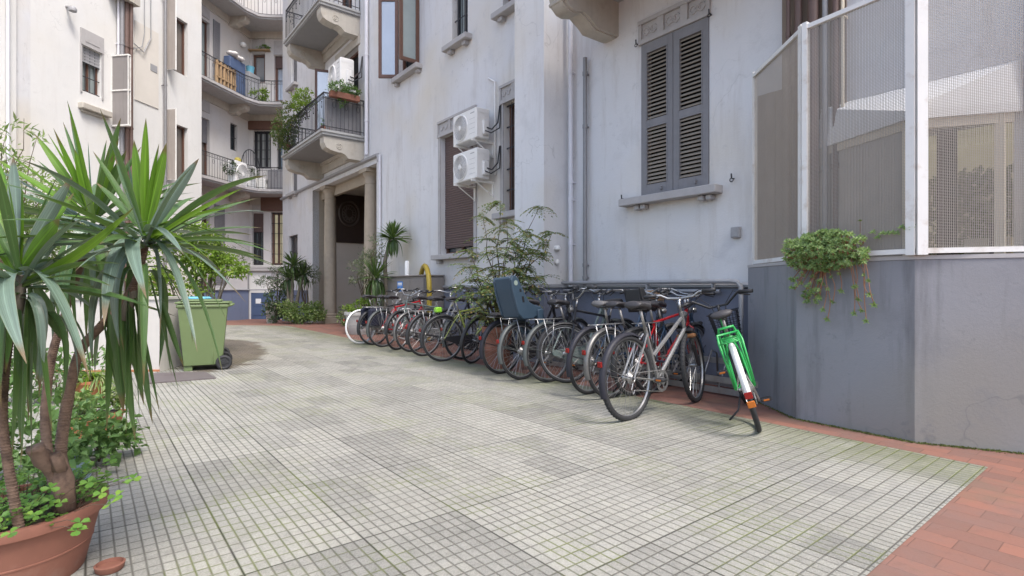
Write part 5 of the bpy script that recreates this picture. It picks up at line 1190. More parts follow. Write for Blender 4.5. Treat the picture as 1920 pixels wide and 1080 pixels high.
g8=bike(941,701,49,'black bicycle in front of the terracotta tub, padded black rack',black,lean=-2,kind='step',fender='darkfender',bars='city',saddle='leather',steer=-12,guard='blackm',loc=G(941,701))
g9=bike(831,678,58,'black bicycle with olive lime seat stays and black chain case, left of the tall shrub',limeg,lean=2,kind='diamond',fender='blackpl',guard='blackm',bars='flat',rack=False,steer=10,refl='red_refl')
g10=bike(795,668,44,'dark bicycle tucked between the lime accented one and the chrome mudguard one',black,lean=-3,kind='step',fender='blackpl',bars='city',steer=-8)
g11=bike(773,660,46,'grey bicycle with worn metal mudguards and a red reflector, fifth from the portico end',grey,lean=3,kind='step',fender='steelfender',bars='city',steer=14)
g12=bike(719,651,40,'red framed bicycle with chrome mudguards near the meter cabinet',red,lean=2,kind='diamond',fender='greyfender',bars='flat',steer=-6)
g15=bike(754,656,227,'dark green bicycle between the chrome mudguard one and the red one by the cabinet',greyg,lean=-3,kind='diamond',fender='blackpl',bars='low',steer=22,rack=False,loc=G(754,656)+V((math.sin(.82),math.cos(.82),0))*1.0)
g16=bike(868,674,50,'blue grey bicycle half hidden under the tall shrub',grey,lean=4,kind='step',fender='greyfender',bars='flat',steer=-10)
g17=bike(1070,726,230,'black bicycle squeezed between the grey green one and the wicker basket one',black,lean=-4,kind='diamond',fender='blackpl',bars='low',steer=-24,rack=False,loc=G(1075,716)+V((math.sin(.87),math.cos(.87),0))*.98)
g18=bike(1222,738,46,'dark bicycle behind the frame of the silver one',navy,lean=3,kind='step',fender='blackpl',bars='city',steer=-14,barm='chrome')
g19=bike(905,688,236,'dark bicycle behind the terracotta tub under the shrub',black,lean=3,kind='diamond',fender='blackpl',bars='flat',steer=26,rack=False,loc=G(900,682)+V((math.sin(.95),math.cos(.95),0))*1.0)
g13=bike(701,647,45,'black bicycle with dark cloth panniers near the portico',black,lean=-2,kind='diamond',fender='blackpl',pannier=True,bars='city',steer=10)
g14=bike(676,645,42,'bicycle with white tyres, farthest in the row beside the portico',grey,lean=2,kind='step',fender=None,tyre_m='white',rack=False,bars='flat',steer=0,loc=G(677,645))
# rack loop and coloured markers of the green bicycle, decals of the silver one
mb=MB(); mb.tube([(.16,-.075,.62),(.18,-.07,.73),(.12,-.055,.80),(.12,.055,.80),(.18,.07,.73),(.16,.075,.62)],.011,8); mb.tube([(.0,-.07,.335),(-.02,-.085,.70),(.10,-.08,.755),(.10,.08,.755),(-.02,.085,.70),(0,.07,.335)],.010,8); mb.build('rack_loop',green,g1,world=False,smooth=True)
for a_,m_ in ((178,'red_refl'),(188,'orange_refl')):
    a=math.radians(a_); q=.33+.034; MB(Matrix.Translation(V((q*math.cos(a),0,.33+q*math.sin(a))))@Matrix.Rotation(-(a-math.pi),4,'Y')).bbox((-.008,-.027,-.024),(.008,.027,.024),.004).build('reflector',M[m_],g1,world=False)
mb=MB(); BBv,HBv=V((.44,0,.275)),V((.925,0,.70))
for k in range(9):
    p=BBv.lerp(HBv,.30+.055*k); d_=(HBv-BBv).normalized()
    for s_ in (-1,1): mb.tube([p+V((0,s_*.0175,0))-d_*.006,p+V((0,s_*.0175,0))+d_*.006],.0045,5)
mb.build('decal',M['blackpl'],g2,world=False)
# extra pads: saddle roll on rack of the black bicycle
mb=MB(); mb.bbox((-.2,-.08,.725),(.16,.08,.775),.03); mb.build('rack_cushion',M['leather'],g8,world=False)
mb=MB(); mb.bbox((-.12,-.05,.72),(-.02,.05,.80),.015); mb.build('rack_bag',M['limefender'],g9,world=False)
# ================================================================ PLANTS
def rv(s=1): return V((R.uniform(-1,1),R.uniform(-1,1),R.uniform(-1,1)))*s
def leaf(mb,p,d,nrm,Ln,W,fold=.25,bend=0.0):
    d=d.normalized(); s_=d.cross(nrm)
    if s_.length<1e-4: s_=d.cross(V((0,.3,1)))
    s_.normalize(); n=s_.cross(d)
    m=p+d*Ln*.45+n*W*-.0; e=p+d*Ln-n*Ln*bend; q=p+d*Ln*.5
    mb.add([p,q+s_*W*.5+n*W*fold,e,q-s_*W*.5+n*W*fold,q],[(0,4,1),(4,2,1),(0,3,4),(4,3,2)])
def cloud(mb,blobs,size,asp=.45,up=.4,shell=.55):
    for (c,r,n) in blobs:
        c=V(c); r=V(r) if isinstance(r,(tuple,list,V)) else V((r,r,r))
        k=max(3,n//14); cl=[rv().normalized()*(shell+(1-shell)*R.random()) for _ in range(k)]
        for i in range(n):
            q=cl[R.randrange(k)]+rv(.27); p=c+V((q.x*r.x,q.y*r.y,q.z*r.z))
            d=(q.normalized()*.6+rv(.8)+V((0,0,up*R.uniform(-.6,1)))); z=size*R.uniform(.6,1.25)
            leaf(mb,p,d,(V((0,0,1))+rv(.8)),z,z*asp,bend=R.uniform(0,.25))
def branches(mb,base,tips,r0=.02,wob=.12):
    out=[]
    base=V(base)
    for t_ in tips:
        t_=V(t_); pts=[base]; 
        for k in range(1,6):
            f=k/5; p=base.lerp(t_,f); p.z=base.z+(t_.z-base.z)*(f**.85); 
            if k<5: p+=rv(wob*(t_-base).length*.22)
            pts.append(p)
        mb.tube(pts,[r0*(1-.8*i/5) for i in range(6)],6); out.append(pts)
    return out
def plant(name,label,cat,base,blobs,size,mat,asp=.45,stem='twig',r0=.015,group=None,tips=None,up=.4,ntw=6):
    o=thing(name,label,cat,tuple(base),0,group); mb=MB(); cloud(mb,blobs,size,asp,up); mb.build('foliage',M[mat],o,fix=False)
    tips=tips or [V(c)+rv(.3*(r if not isinstance(r,(tuple,list)) else min(r))) for c,r,n in blobs for _ in range(max(1,ntw//len(blobs)))]
    mb=MB(); branches(mb,base,tips,r0); mb.build('stem',M[stem],o,smooth=True); return o
# ---------- strap leaf (yucca)
def strap(mb,base,tip,W,sag=.0,lift=.0,twist=0.0,n=11,up0=None,fold=.22):
    base=V(base); tip=V(tip); d=tip-base; Ln=d.length
    ctrl=base.lerp(tip,.5)+V((0,0,lift*Ln))
    if up0 is not None: ctrl=base+V(up0)*Ln*.55
    pr=[(0,.55),(.08,.62),(.2,.82),(.35,.98),(.5,1.0),(.65,.90),(.78,.70),(.88,.44),(.95,.22),(1,.02)]
    def wd(f):
        for (a,x),(b,y) in zip(pr,pr[1:]):
            if f<=b: return x+(y-x)*(f-a)/(b-a)
        return .02
    vs=[]
    for i in range(n+1):
        f=i/n; p=base*(1-f)**2+ctrl*2*f*(1-f)+tip*f*f; t_=(ctrl-base)*2*(1-f)+(tip-ctrl)*2*f; t_.normalize()
        hz=V((d.x,d.y,0)); 
        if hz.length<1e-3: hz=V((.3,-1,0))
        s_=V((0,0,1)).cross(hz).normalized(); nn=s_.cross(t_).normalized(); s2=t_.cross(nn).normalized()
        c_,s__=math.cos(twist),math.sin(twist); side=s2*c_+nn*s__; nr=t_.cross(side)
        w_=W*wd(f)*.5; vs+=[p+side*w_+nr*w_*fold*2*(1-f*.5),p+side*w_*.45+nr*w_*fold*.5,p,p-side*w_*.45+nr*w_*fold*.5,p-side*w_+nr*w_*fold*2*(1-f*.5)]
    mb.add(vs,[(i*5+k,i*5+k+1,i*5+5+k+1,i*5+5+k) for i in range(n) for k in range(4)])
def leafattr(o,n=11):
    at=o.data.attributes.new('leafpos','FLOAT_VECTOR','POINT')
    for j in range(len(o.data.vertices)): at.data[j].vector=((j%5)/4,((j//5)%(n+1))/n,0)
    return o
def crown(name,label,group,c,explicit,n_up,n_mid,n_down,Lr,W,mats,parent=None,seed=1,trunk=None,stemm='bark',tr=.03):
    rr=random.Random(seed); o=thing(name,label,'plant',tuple(trunk[0]) if trunk else tuple(c),0,group)
    my,mg,mbk=MB(),MB(),MB(); c=V(c)
    for e in explicit:
        tip=P(*e[:3]); wd=e[3]*W; kind=e[4]; tw=e[5] if len(e)>5 else 0; up0=e[6] if len(e)>6 else None
        b=c+(tip-c).normalized()*.02+V((0,0,rr.uniform(-.03,.03)))
        strap({'y':my,'g':mg,'b':mbk}[kind],b,tip,wd,lift=.05,twist=tw,up0=up0)
    for i in range(n_up):
        a=rr.uniform(0,2*math.pi); el=math.radians(rr.uniform(35,82)); L_=Lr*rr.uniform(.7,1); d=V((math.cos(a)*math.cos(el),math.sin(a)*math.cos(el),math.sin(el)))
        strap(rr.choice([my,mg,mg]) if mats[0]=='yucca_young' else rr.choice([my,mg]),c+d*.02,c+d*L_,W*rr.uniform(.75,1),lift=.04,twist=rr.uniform(-.9,.9))
    for i in range(n_mid):
        a=rr.uniform(0,2*math.pi); el=math.radians(rr.uniform(-15,35)); L_=Lr*rr.uniform(.85,1.15); d=V((math.cos(a)*math.cos(el),math.sin(a)*math.cos(el),math.sin(el)))
        strap(rr.choice([mg,mbk,mg]),c-V((0,0,.04))+d*.02,c+d*L_-V((0,0,.05)),W*rr.uniform(.8,1.05),lift=rr.uniform(.08,.2),twist=rr.uniform(-.6,.6))
    for i in range(n_down):
        a=rr.uniform(0,2*math.pi); L_=Lr*rr.uniform(.75,1.05); h=V((math.cos(a),math.sin(a),0)); q=rr.uniform(.18,.5)
        b=c-V((0,0,rr.uniform(.05,.14))); tip=b+h*L_*q-V((0,0,L_*rr.uniform(.7,.95)))
        strap(rr.choice([mg,mbk,mg]),b+h*.015,tip,W*rr.uniform(.8,1.1),twist=rr.uniform(-.5,.5),up0=(h*.8+V((0,0,.1))))
    for q_ in ():
        pass
    for m_,mt,lb in ((my,mats[0],'young bright green upright leaves'),(mg,mats[1],None),(mbk,mats[2],None)):
        if m_.v: 
            q=m_.build('leaves',M[mt],o,smooth=True,fix=False); leafattr(q)
            if lb: q['label']=lb
    if trunk:
        mb=MB(); t_=[V(x) for x in trunk]; k=len(t_); mb.tube(t_,[tr*(1.25-.45*i/(k-1)) for i in range(k)],12)
        for i in range(len(mb.v)): mb.v[i]+=V((rr.uniform(-1,1),rr.uniform(-1,1),0))*tr*.10
        q=mb.build('trunk',M[stemm],o,smooth=True)
        # leaf scars
        mb=MB()
        for i in range(k-1):
            for j in range(5):
                p=t_[i].lerp(t_[i+1],j/5); r_=tr*(1.25-.45*(i+j/5)/(k-1))*1.02; mb.torus(tuple(p),r_,.0022,axis='z',n=12,k=4)
        mb.build('leaf_scar',M[stemm],q,smooth=True)
    return o
def smoothpts(pts,n=4):
    out=[]
    for i in range(len(pts)-1):
        p0=pts[max(i-1,0)];p1=pts[i];p2=pts[i+1];p3=pts[min(i+2,len(pts)-1)]
        for k in range(n):
            t_=k/n; out.append(.5*((2*p1)+(-p0+p2)*t_+(2*p0-5*p1+4*p2-p3)*t_*t_+(-p0+3*p1-3*p2+p3)*t_**3))
    return out+[pts[-1]]
YM=('yucca_young','yucca','yucca_blue')
yb=P(116,930,1.98)
gy='yucca canes in the big foreground pot'
# crown A (right)
A_=P(271,444,1.92)
tA=smoothpts([yb,P(113,860,1.98),P(125,760,1.97),P(150,660,1.95),P(200,600,1.93),P(250,540,1.92),A_-V((0,0,.03))])
oA=crown('yucca','right hand yucca crown in the foreground pot, its long leaf arching over the green bin',gy,A_,[
 (251,262,1.92,1.1,'y',1.4),(312,268,1.9,1.25,'y',1.2),(373,297,1.88,1.25,'b',1.1),(300,285,2.1,1.0,'g',1.3),(215,292,2.0,.9,'g',1.2),
 (240,300,2.05,.8,'g',1.5),(457,352,1.85,.75,'y',.2),(440,388,1.95,.7,'y',.3),(410,365,2.1,.6,'g',.2),(462,568,1.75,.85,'b',.25,(.55,-.1,.12)),
 (480,478,2.0,.6,'g',.2,(.6,0,.35)),(400,493,1.72,1.2,'y',.5,(.45,-.2,.25)),(345,478,1.66,1.25,'b',.2,(.4,-.4,.2)),(275,560,1.55,1.35,'b',.1,(.02,-.5,.12)),
 (195,612,1.6,1.35,'b',.2,(-.15,-.5,.02)),(418,702,1.8,.8,'g',.2,(.55,0,.0)),(370,660,1.7,1.1,'b',.3,(.45,-.2,0)),(300,632,1.85,.5,'b',.3,(.3,0,0)),
 (130,390,1.75,1.0,'b',.4,(-.35,-.2,.25)),(85,400,1.9,.8,'y',.3,(-.5,0,.25)),(180,342,1.85,.9,'g',.9),(232,350,1.8,.8,'b',1.2),
 (430,610,1.9,.55,'g',.2,(.5,0,.1)),(350,590,1.95,.6,'g',.2)],7,34,10,.46,.032,YM,seed=3,trunk=tA,tr=.0155)
# hanging skirt of crown A
mh=MB()
for (px,py,Y,w_,bx,by) in [(200,805,1.88,1.15,205,560),(232,775,1.95,1.3,215,560),(236,812,1.8,1.1,238,560),(254,828,1.98,.8,232,600),(300,778,1.9,1.1,250,560),(337,742,1.86,1.0,290,560),
   (286,795,2.0,.7,262,600),(262,790,1.85,.8,250,580),(312,640,1.9,.8,280,520),(345,690,1.95,.6,300,560),(220,690,2.02,1.1,212,560),(270,760,2.05,.8,240,560),(322,705,2.0,1.1,305,520),(178,700,2.1,.8,190,600),(245,700,1.84,1.35,240,540)]:
    b=P(bx,by,1.92); tip=P(px,py,Y); strap(mh,b,tip,.040*w_,twist=R.uniform(-.4,.4)+1.35 if abs(px-bx)<25 else R.uniform(.5,1.2),up0=((tip-b)*.62/(tip-b).length)+V((0,-.03,-.0)))
leafattr(mh.build('leaves',M['yucca'],oA,smooth=True,fix=False))['label']='skirt of long old leaves hanging below the crown'
mb=MB(); mb.tube([P(250,540,1.925),P(240,575,1.925),P(232,600,1.925)],[.018,.019,.014],10); mb.build('crown_base',M['barkgrey'],oA,smooth=True)
# crown B (left)
B_=P(37,515,1.70)
tB_=smoothpts([P(40,1010,1.85),P(20,900,1.80),P(5,780,1.75),P(15,650,1.72),P(33,560,1.70),B_-V((0,0,.03))])
oB=crown('yucca','left hand yucca crown of the foreground pot with broad upright leaves',gy,B_,[
 (25,292,1.70,1.35,'b',1.35),(40,335,1.68,.9,'y',1.45),(112,410,1.62,1.6,'y',1.2),(136,332,1.72,1.2,'b',1.0),(108,330,1.85,.7,'g',1.1),(-60,250,1.8,1,'y',.8),
 (252,388,1.6,1.0,'y',.5,(.62,-.1,.12)),(210,470,1.75,1.3,'b',.4,(.5,0,.2)),(240,530,1.7,1.1,'g',.3,(.5,0,.25)),(50,682,1.42,1.5,'b',.05,(.03,-.5,.14)),(168,712,1.5,1.35,'b',.35,(.50,-.2,.12)),
 (-40,400,1.8,1.0,'y',.4),(-60,480,1.7,1.0,'g',.3),(-20,640,1.6,1.3,'b',.3,(-.4,-.3,.1)),(0,305,2.0,.9,'y',.6),(12,420,1.9,.8,'g',1.2),(-70,560,1.7,1,'g',.3)],6,24,12,.42,.032,YM,seed=5,trunk=tB_,tr=.012)
mh=MB()
for (px,py,Y,w_,bx,by) in [(22,860,1.66,1.3,30,560),(42,855,1.72,1.1,40,580),(60,800,1.75,1.0,55,560),(98,815,1.60,1.35,60,560),(38,885,1.6,1.0,45,600),(-10,800,1.7,1.2,10,560),(76,735,1.78,1.1,60,540),(118,640,1.75,.9,70,540),(10,700,1.6,1.0,18,560),(60,870,1.82,.7,62,640),(0,640,1.8,.9,15,540)]:
    b=P(bx,by,1.70); tip=P(px,py,Y); strap(mh,b,tip,.040*w_,twist=R.uniform(1.0,1.6),up0=((tip-b)*.6/(tip-b).length)+V((0.02,-.03,.02)))
leafattr(mh.build('leaves',M['yucca'],oB,smooth=True,fix=False))['label']='skirt of long old leaves hanging below the crown'
mb=MB(); mb.tube([B_,P(35,560,1.70),P(30,600,1.705)],[.017,.018,.014],10); mb.build('crown_base',M['barkgrey'],oB,smooth=True)
# crown C (behind)
C_=P(176,412,2.25)
tC=smoothpts([P(104,930,2.06),P(85,800,2.12),P(95,680,2.18),P(118,600,2.22),P(150,500,2.24),C_-V((0,0,.03))])
oC=crown('yucca','rear yucca crown between the other two, its pointed leaves reaching highest',gy,C_,[
 (64,250,2.2,1.0,'y',1.2),(100,240,2.15,1.3,'y',.9,(-.25,0,.5)),(140,280,2.2,1.3,'y',1.4),(118,228,2.3,.6,'g',1.2),(131,218,2.4,.6,'g',1.1),(200,262,2.3,.6,'g',1.5),(207,288,2.3,.6,'g',1.3),
 (265,275,2.35,.8,'g',1.0),(70,300,2.3,.5,'g',.6),(-20,290,2.2,1.2,'y',.5,(-.5,0,.25)),(20,360,2.3,1.2,'g',.4),(165,265,2.45,.5,'g',1.3),(95,345,2.1,1.2,'g',.6),(300,330,2.4,.9,'g',.7),(90,430,2.2,1.3,'g',.4),
 (260,470,2.1,1.3,'b',.4),(200,560,2.0,1.4,'g',.4,(.2,-.3,.1)),(120,520,2.1,1.5,'b',.4,(-.3,-.2,.1)),(240,430,2.3,1,'g',.3)],8,30,30,.48,.032,YM,seed=9,trunk=tC,tr=.014)
# cut stump at the base
mb=MB(); st_=smoothpts([P(120,925,1.99),P(105,890,1.97),P(82,862,1.93),P(66,838,1.90)]); mb.tube(st_,[.03]*2+[.027]*(len(st_)-2),12)
mb.tube([P(122,955,1.98),P(118,900,1.97),P(112,850,1.97)],[.036,.030,.018],12); mb.tube([P(112,880,1.95),P(104,850,1.93)],[.024,.018],10)
for i in range(len(mb.v)): mb.v[i]+=rv(.005)
mb.build('cut_stub',M['bark'],oC,smooth=True)
# clover in the foreground pot
mb=MB(); st=MB(); rr=random.Random(4)
def trifol(mb,st,p,root,s_):
    st.tube([root,root.lerp(p,.5)+V((0,0,.01)),p],.0011,3,cap=False)
    tilt=V((rr.uniform(-.35,.35),rr.uniform(-.6,.1),1)).normalized(); x=tilt.cross(V((0,1,0))).normalized(); y=tilt.cross(x); a0=rr.uniform(0,6.3)
    for k in range(3):
        a=a0+k*2.094; d=x*math.cos(a)+y*math.sin(a); q=y*math.cos(a)-x*math.sin(a); z=s_
        pts=[p,p+d*z*.45+q*z*.42+tilt*.15*z,p+d*z*.85+q*z*.46+tilt*.12*z,p+d*z*1.0+q*z*.2+tilt*.02*z,p+d*z*.86-tilt*.03*z,p+d*z*1.0-q*z*.2+tilt*.02*z,p+d*z*.85-q*z*.46+tilt*.12*z,p+d*z*.45-q*z*.42+tilt*.15*z,p+d*z*.5-tilt*.04*z]
        mb.add(pts,[(0,8,1),(1,8,2),(2,8,3),(3,8,4),(0,7,8),(7,6,8),(6,5,8),(5,4,8)])
for i in range(360):
    a=rr.uniform(0,6.283); q=math.sqrt(rr.random())*.285; z=.265+rr.uniform(-.01,.075); p=FP+V((q*math.cos(a),q*math.sin(a),z)); trifol(mb,st,p,FP+V((q*.8*math.cos(a),q*.8*math.sin(a),.23)),rr.uniform(.014,.026))
for (px,py,Y) in [(200,900,2.0),(228,898,1.98),(205,870,2.1),(165,905,1.9),(250,898,1.95),(242,903,1.97),(208,862,2.05),(190,925,1.85),(218,930,1.86),(206,945,1.8),(60,965,1.72),(150,980,1.7),(95,915,1.8),(20,1000,1.66),(145,995,1.68)]:
    p=P(px,py,Y); trifol(mb,st,p,FP+(p-FP)*.65+V((0,0,.07)),.027)
o=tag(mb.build('clover',M['clover'],None,fix=False),'bright green clover covering the soil of the big foreground pot','clover',kind='stuff')
st.build('clover_stem',M['twig'],o)
# litter and dark leaves behind the foreground pot
def gplant(name,label,px,py,r,h,n,size,mat,asp=.6,Y=None,dy=.2,group=None,up=.6,cat='plant'):
    b=G(px,py)+V((0,dy,0)); plant(name,label,cat,b,[((b.x,b.y,h*.55),(r,r,h*.5),n)],size,mat,asp,group=group,up=up,r0=.006)
gplant('leafy_plant','dense bed of rounded green leaves between the foreground pot and the left row of pots',5,930,.38,.40,800,.06,'groundleaf',.75,dy=.3)
gplant('leafy_plant','low green leaves spilling beside the slate tray',95,905,.20,.22,300,.055,'groundleaf',.7,dy=.35)
b=G(148,832)+V((0,.14,0)); plant('strawberry_plant','green and yellow leaves growing in the square orange pot','plant',b+V((0,0,.17)),[((b.x,b.y,.27),(.17,.17,.09),230),((b.x+.1,b.y-.05,.22),(.12,.1,.07),60)],.05,'variegated',.7,r0=.003)
b=G(146,757)+V((0,.14,0)); o=thing('spider_plant','spider plant with thin arching leaves in the small round pot','plant',tuple(b+V((0,0,.2)))); mb=MB(); rr=random.Random(8)
for i in range(110):
    a=rr.uniform(0,6.28); h=V((math.cos(a),math.sin(a),0)); q=rr.uniform(.12,.3); strap(mb,b+V((0,0,.21)),b+h*q+V((0,0,.30-rr.random()*.28)),.011,up0=h*.4+V((0,0,rr.uniform(.3,.9))),n=6)
mb.build('leaves',M['lime'],o,smooth=True,fix=False)
o=thing('spider_plant','variegated trailing plant spilling right of the small round pot','plant',tuple(b+V((.1,0,.2)))); mb=MB()
for i in range(60):
    a=rr.uniform(-1.2,.9); h=V((math.cos(a),math.sin(a),0)); strap(mb,b+V((.08,0,.22)),b+h*rr.uniform(.15,.36)+V((0,0,rr.uniform(.0,.2))),.012,up0=h*.5+V((0,0,.4)),n=6)
mb.build('leaves',M['variegated'],o,smooth=True,fix=False)
gplant('leafy_plant','dark leaved plants in front of the white planter block at the far left',20,770,.5,.42,800,.07,'groundleaf',.6,dy=.5)
gplant('leafy_plant','small leaved plant in the dark pot between planter block and bins',317,684,.18,.75,260,.05,'variegated',.6,dy=.2)
# shrubs on and behind the white planter block
def atp(px,py,Y): return P(px,py,Y)
plant('leafy_shrub','pale feathery shrub rising over the white planter block at the left edge','shrub',(-6.9,7.2,.9),[(tuple(atp(30,440,7.3)),(.95,.5,.6),2200),(tuple(atp(60,380,7.3)),(.6,.4,.4),1000),(tuple(atp(-20,330,7.2)),(.5,.4,.6),400),(tuple(atp(110,480,7.4)),(.75,.4,.45),1200)],.10,'paleleaf',.3,r0=.02,ntw=10)
o=plant('bamboo','thin bamboo like twigs with small leaves at the top left edge','plant',(-6.4,6.6,.9),[(tuple(atp(15,240,6.6)),(.25,.2,.12),60),(tuple(atp(8,270,6.6)),(.2,.2,.15),50),(tuple(atp(60,262,6.6)),(.12,.1,.03),14)],.13,'paleleaf',.2,r0=.012,tips=[atp(15,235,6.6),atp(45,222,6.6),atp(70,255,6.6),atp(10,275,6.6)],up=-.2)
plant('flowering_plant','brownish dry leaved plants on top of the white planter block','plant',(-5.9,7.3,.95),[(tuple(atp(120,520,7.2)),(.6,.3,.25),320),(tuple(atp(230,545,7.2)),(.4,.3,.15),200)],.07,'shrub',.5,r0=.006)
plant('potted_tree','small bright green tree standing behind the refuse bins','tree',(-4.9,8.6,.0),[(tuple(atp(385,480,8.6)),(.34,.3,.28),1300),(tuple(atp(345,445,8.6)),(.40,.3,.26),800),(tuple(atp(420,500,8.6)),(.34,.3,.18),600),(tuple(atp(330,540,8.5)),(.5,.3,.32),900),(tuple(atp(400,440,8.6)),(.25,.2,.12),150),(tuple(atp(300,500,8.6)),(.3,.3,.3),260)],.075,'lime',.6,r0=.03,stem='barkgrey',ntw=14)
plant('leafy_shrub','grey green feathery shrub to the right of the bright green tree','shrub',(-5.4,9.4,.0),[(tuple(atp(440,490,9.4)),(.32,.3,.22),330),(tuple(atp(410,455,9.4)),(.3,.3,.2),160)],.06,'olive',.35,r0=.015)
mb=MB(); b0=atp(362,600,8.4); mb.lathe([(.16,0),(.2,.5),(.21,.52)],c=(-4.95,8.55,.35),n=20); tag(mb.build('tall_planter',M['concrete'],None,smooth=SM),'pale tall planter partly visible behind the green bin','planter')
# ---------- tall shrub in the tub among the bicycles
tb=G(932,694)+V((0,.24,.5)); o=thing('tall_shrub','tall shrub with drooping pinnate leaves turning yellow, growing from the terracotta tub','shrub',tuple(tb))
mb=MB(); lf=MB(); rr=random.Random(12); Yt=6.95
tips=[(938,380,7.0),(1012,388,7.0),(1035,437,7.0),(905,405,7.1),(880,470,7.1),(895,520,6.9),(985,440,6.8),(960,450,7.2),(1000,470,6.9),(925,470,7.0),(870,535,7.0),(915,545,6.8),(965,505,6.9),(1010,520,7.0),(945,540,6.8),(990,560,6.9),(900,585,6.8),(880,500,7.0),(950,415,7.1),(975,480,7.1),(1020,455,7.0),(930,510,7.1),(985,520,7.1)]
bs=branches(mb,tb,[P(*t_) for t_ in tips],.014,.16); mb.build('stem',M['twig'],o,smooth=True)
def pinn(lf,p,d,Ln,k,ls):
    pts=[]; q=V(p); dd=d.normalized()
    for i in range(k+1):
        f=i/k; pts.append(q.copy()); dd=(dd+V((0,0,-.10))).normalized(); q+=dd*(Ln/k)
        if i>0:
            sd=dd.cross(V((0,0,1)));
            if sd.length<.01: sd=V((1,0,0))
            sd.normalize()
            for s_ in (-1,1): leaf(lf,pts[-1],(sd*s_*.85+dd*.45+V((0,0,-.12+rr.uniform(-.15,.15)))),V((0,0,1))+rv(.25),ls*(1-.3*f)*rr.uniform(.8,1.15),ls*.38)
    leaf(lf,q,dd,V((0,0,1)),ls*.9,ls*.36); lf.tube(pts,.0015,3,cap=False)
for pts in bs:
    for node,cnt in ((5,8),(4,7),(3,4)):
        for k in range(cnt):
            a=rr.uniform(0,6.283); pinn(lf,pts[node]+rv(.02),V((math.cos(a),math.sin(a),rr.uniform(-.25,.45))),rr.uniform(.14,.27),rr.randint(5,8),rr.uniform(.05,.08))
lf.build('foliage',M['pinnate'],o,fix=False)
gplant('leafy_plant','bright green leaves hanging over the left side of the terracotta tub',905,640,.13,.62,90,.09,'clover',.5,dy=.3)
# ---------- sedum hanging on the bay wall
sp_=bayp[1].lerp(bayp[2],.36); o=thing('succulent','bright green trailing succulent spilling over the grey bay wall','plant',(sp_.x,sp_.y,1.3)); rr=random.Random(21); lf=MB(); st=MB()
u=(bayp[2]-bayp[1]).normalized(); nn=V((u.y,-u.x));  nn=nn if nn.dot(V((0,0))-sp_)>0 else -nn
def rosette(p,s_,ax):
    x=ax.cross(V((.3,.2,.9))).normalized(); y=ax.cross(x)
    for k in range(12):
        a=k*2.4; d=(x*math.cos(a)+y*math.sin(a))*(.95)+ax*(.1+.1*k); leaf(lf,p,d,ax,s_*(1.1-.05*k),s_*.34,fold=.1)
c0=V((sp_.x,sp_.y,1.36)); hang=[]
for i in range(1000):
    x=rr.gauss(-.05,.13); x=max(-.32,min(.26,x)); z=rr.uniform(-.15,.17)*(1-abs(x+.03)*1.3); outw=.05+rr.random()*.12*(1-abs(z)*3)
    if i<40: x=rr.uniform(-.3,-.05); z=rr.uniform(-.30,-.05)
    if 40<=i<55: x=rr.uniform(-.22,-.08); z=rr.uniform(-.40,-.3); outw=.05
    p=c0+V((u.x*x+nn.x*outw,u.y*x+nn.y*outw,z)); ax=(V((nn.x,nn.y,.6))+rv(.6)).normalized(); rosette(p,rr.uniform(.022,.036),ax)
    if rr.random()<.6: st.tube([c0+V((u.x*x*.6,u.y*x*.6,-.02)),p+V((0,0,-.02)),p],.003,4,cap=False)
for (x,z) in [(-.05,-.45),(-.02,-.52),(.08,-.30),(.02,-.38),(.22,-.44),(.25,-.52),(.20,-.36),(.30,-.40),(-.08,-.36),(.27,-.33),(.17,-.47)]:
    top=c0+V((u.x*x*.7+nn.x*.06,u.y*x*.7+nn.y*.06,-.02)); end=c0+V((u.x*x+nn.x*.07,u.y*x+nn.y*.07,z))
    pts=smoothpts([top,top.lerp(end,.35)+rv(.025),top.lerp(end,.7)+rv(.03),end],4)
    for q in pts:
        dd=(q.xy-sp_).dot(nn)
        if dd<.02: q.x+=nn.x*(.02-dd); q.y+=nn.y*(.02-dd)
    st.tube(pts,.0032,5)
    rosette(end,.034,(V((nn.x,nn.y,-.2))+rv(.4)).normalized()); 
    if rr.random()<.8: rosette(pts[len(pts)//2],.026,(V((nn.x,nn.y,.2))+rv(.4)).normalized())
rosette(c0+u.to_3d()*.18+V((0,0,.22)),.03,V((0,0,1))); st.tube([c0+u.to_3d()*.18,c0+u.to_3d()*.18+V((0,0,.22))],.0025,4)
for k in range(9): rosette(c0+u.to_3d()*(.28+.03*k)+nn.to_3d()*.03+V((0,0,.10+.004*k+rr.uniform(-.02,.03))),.034,(V((nn.x,nn.y,1))).normalized())
lf.build('foliage',M['sedum'],o,fix=False); st.build('stem',M['sedum_stem'],o)
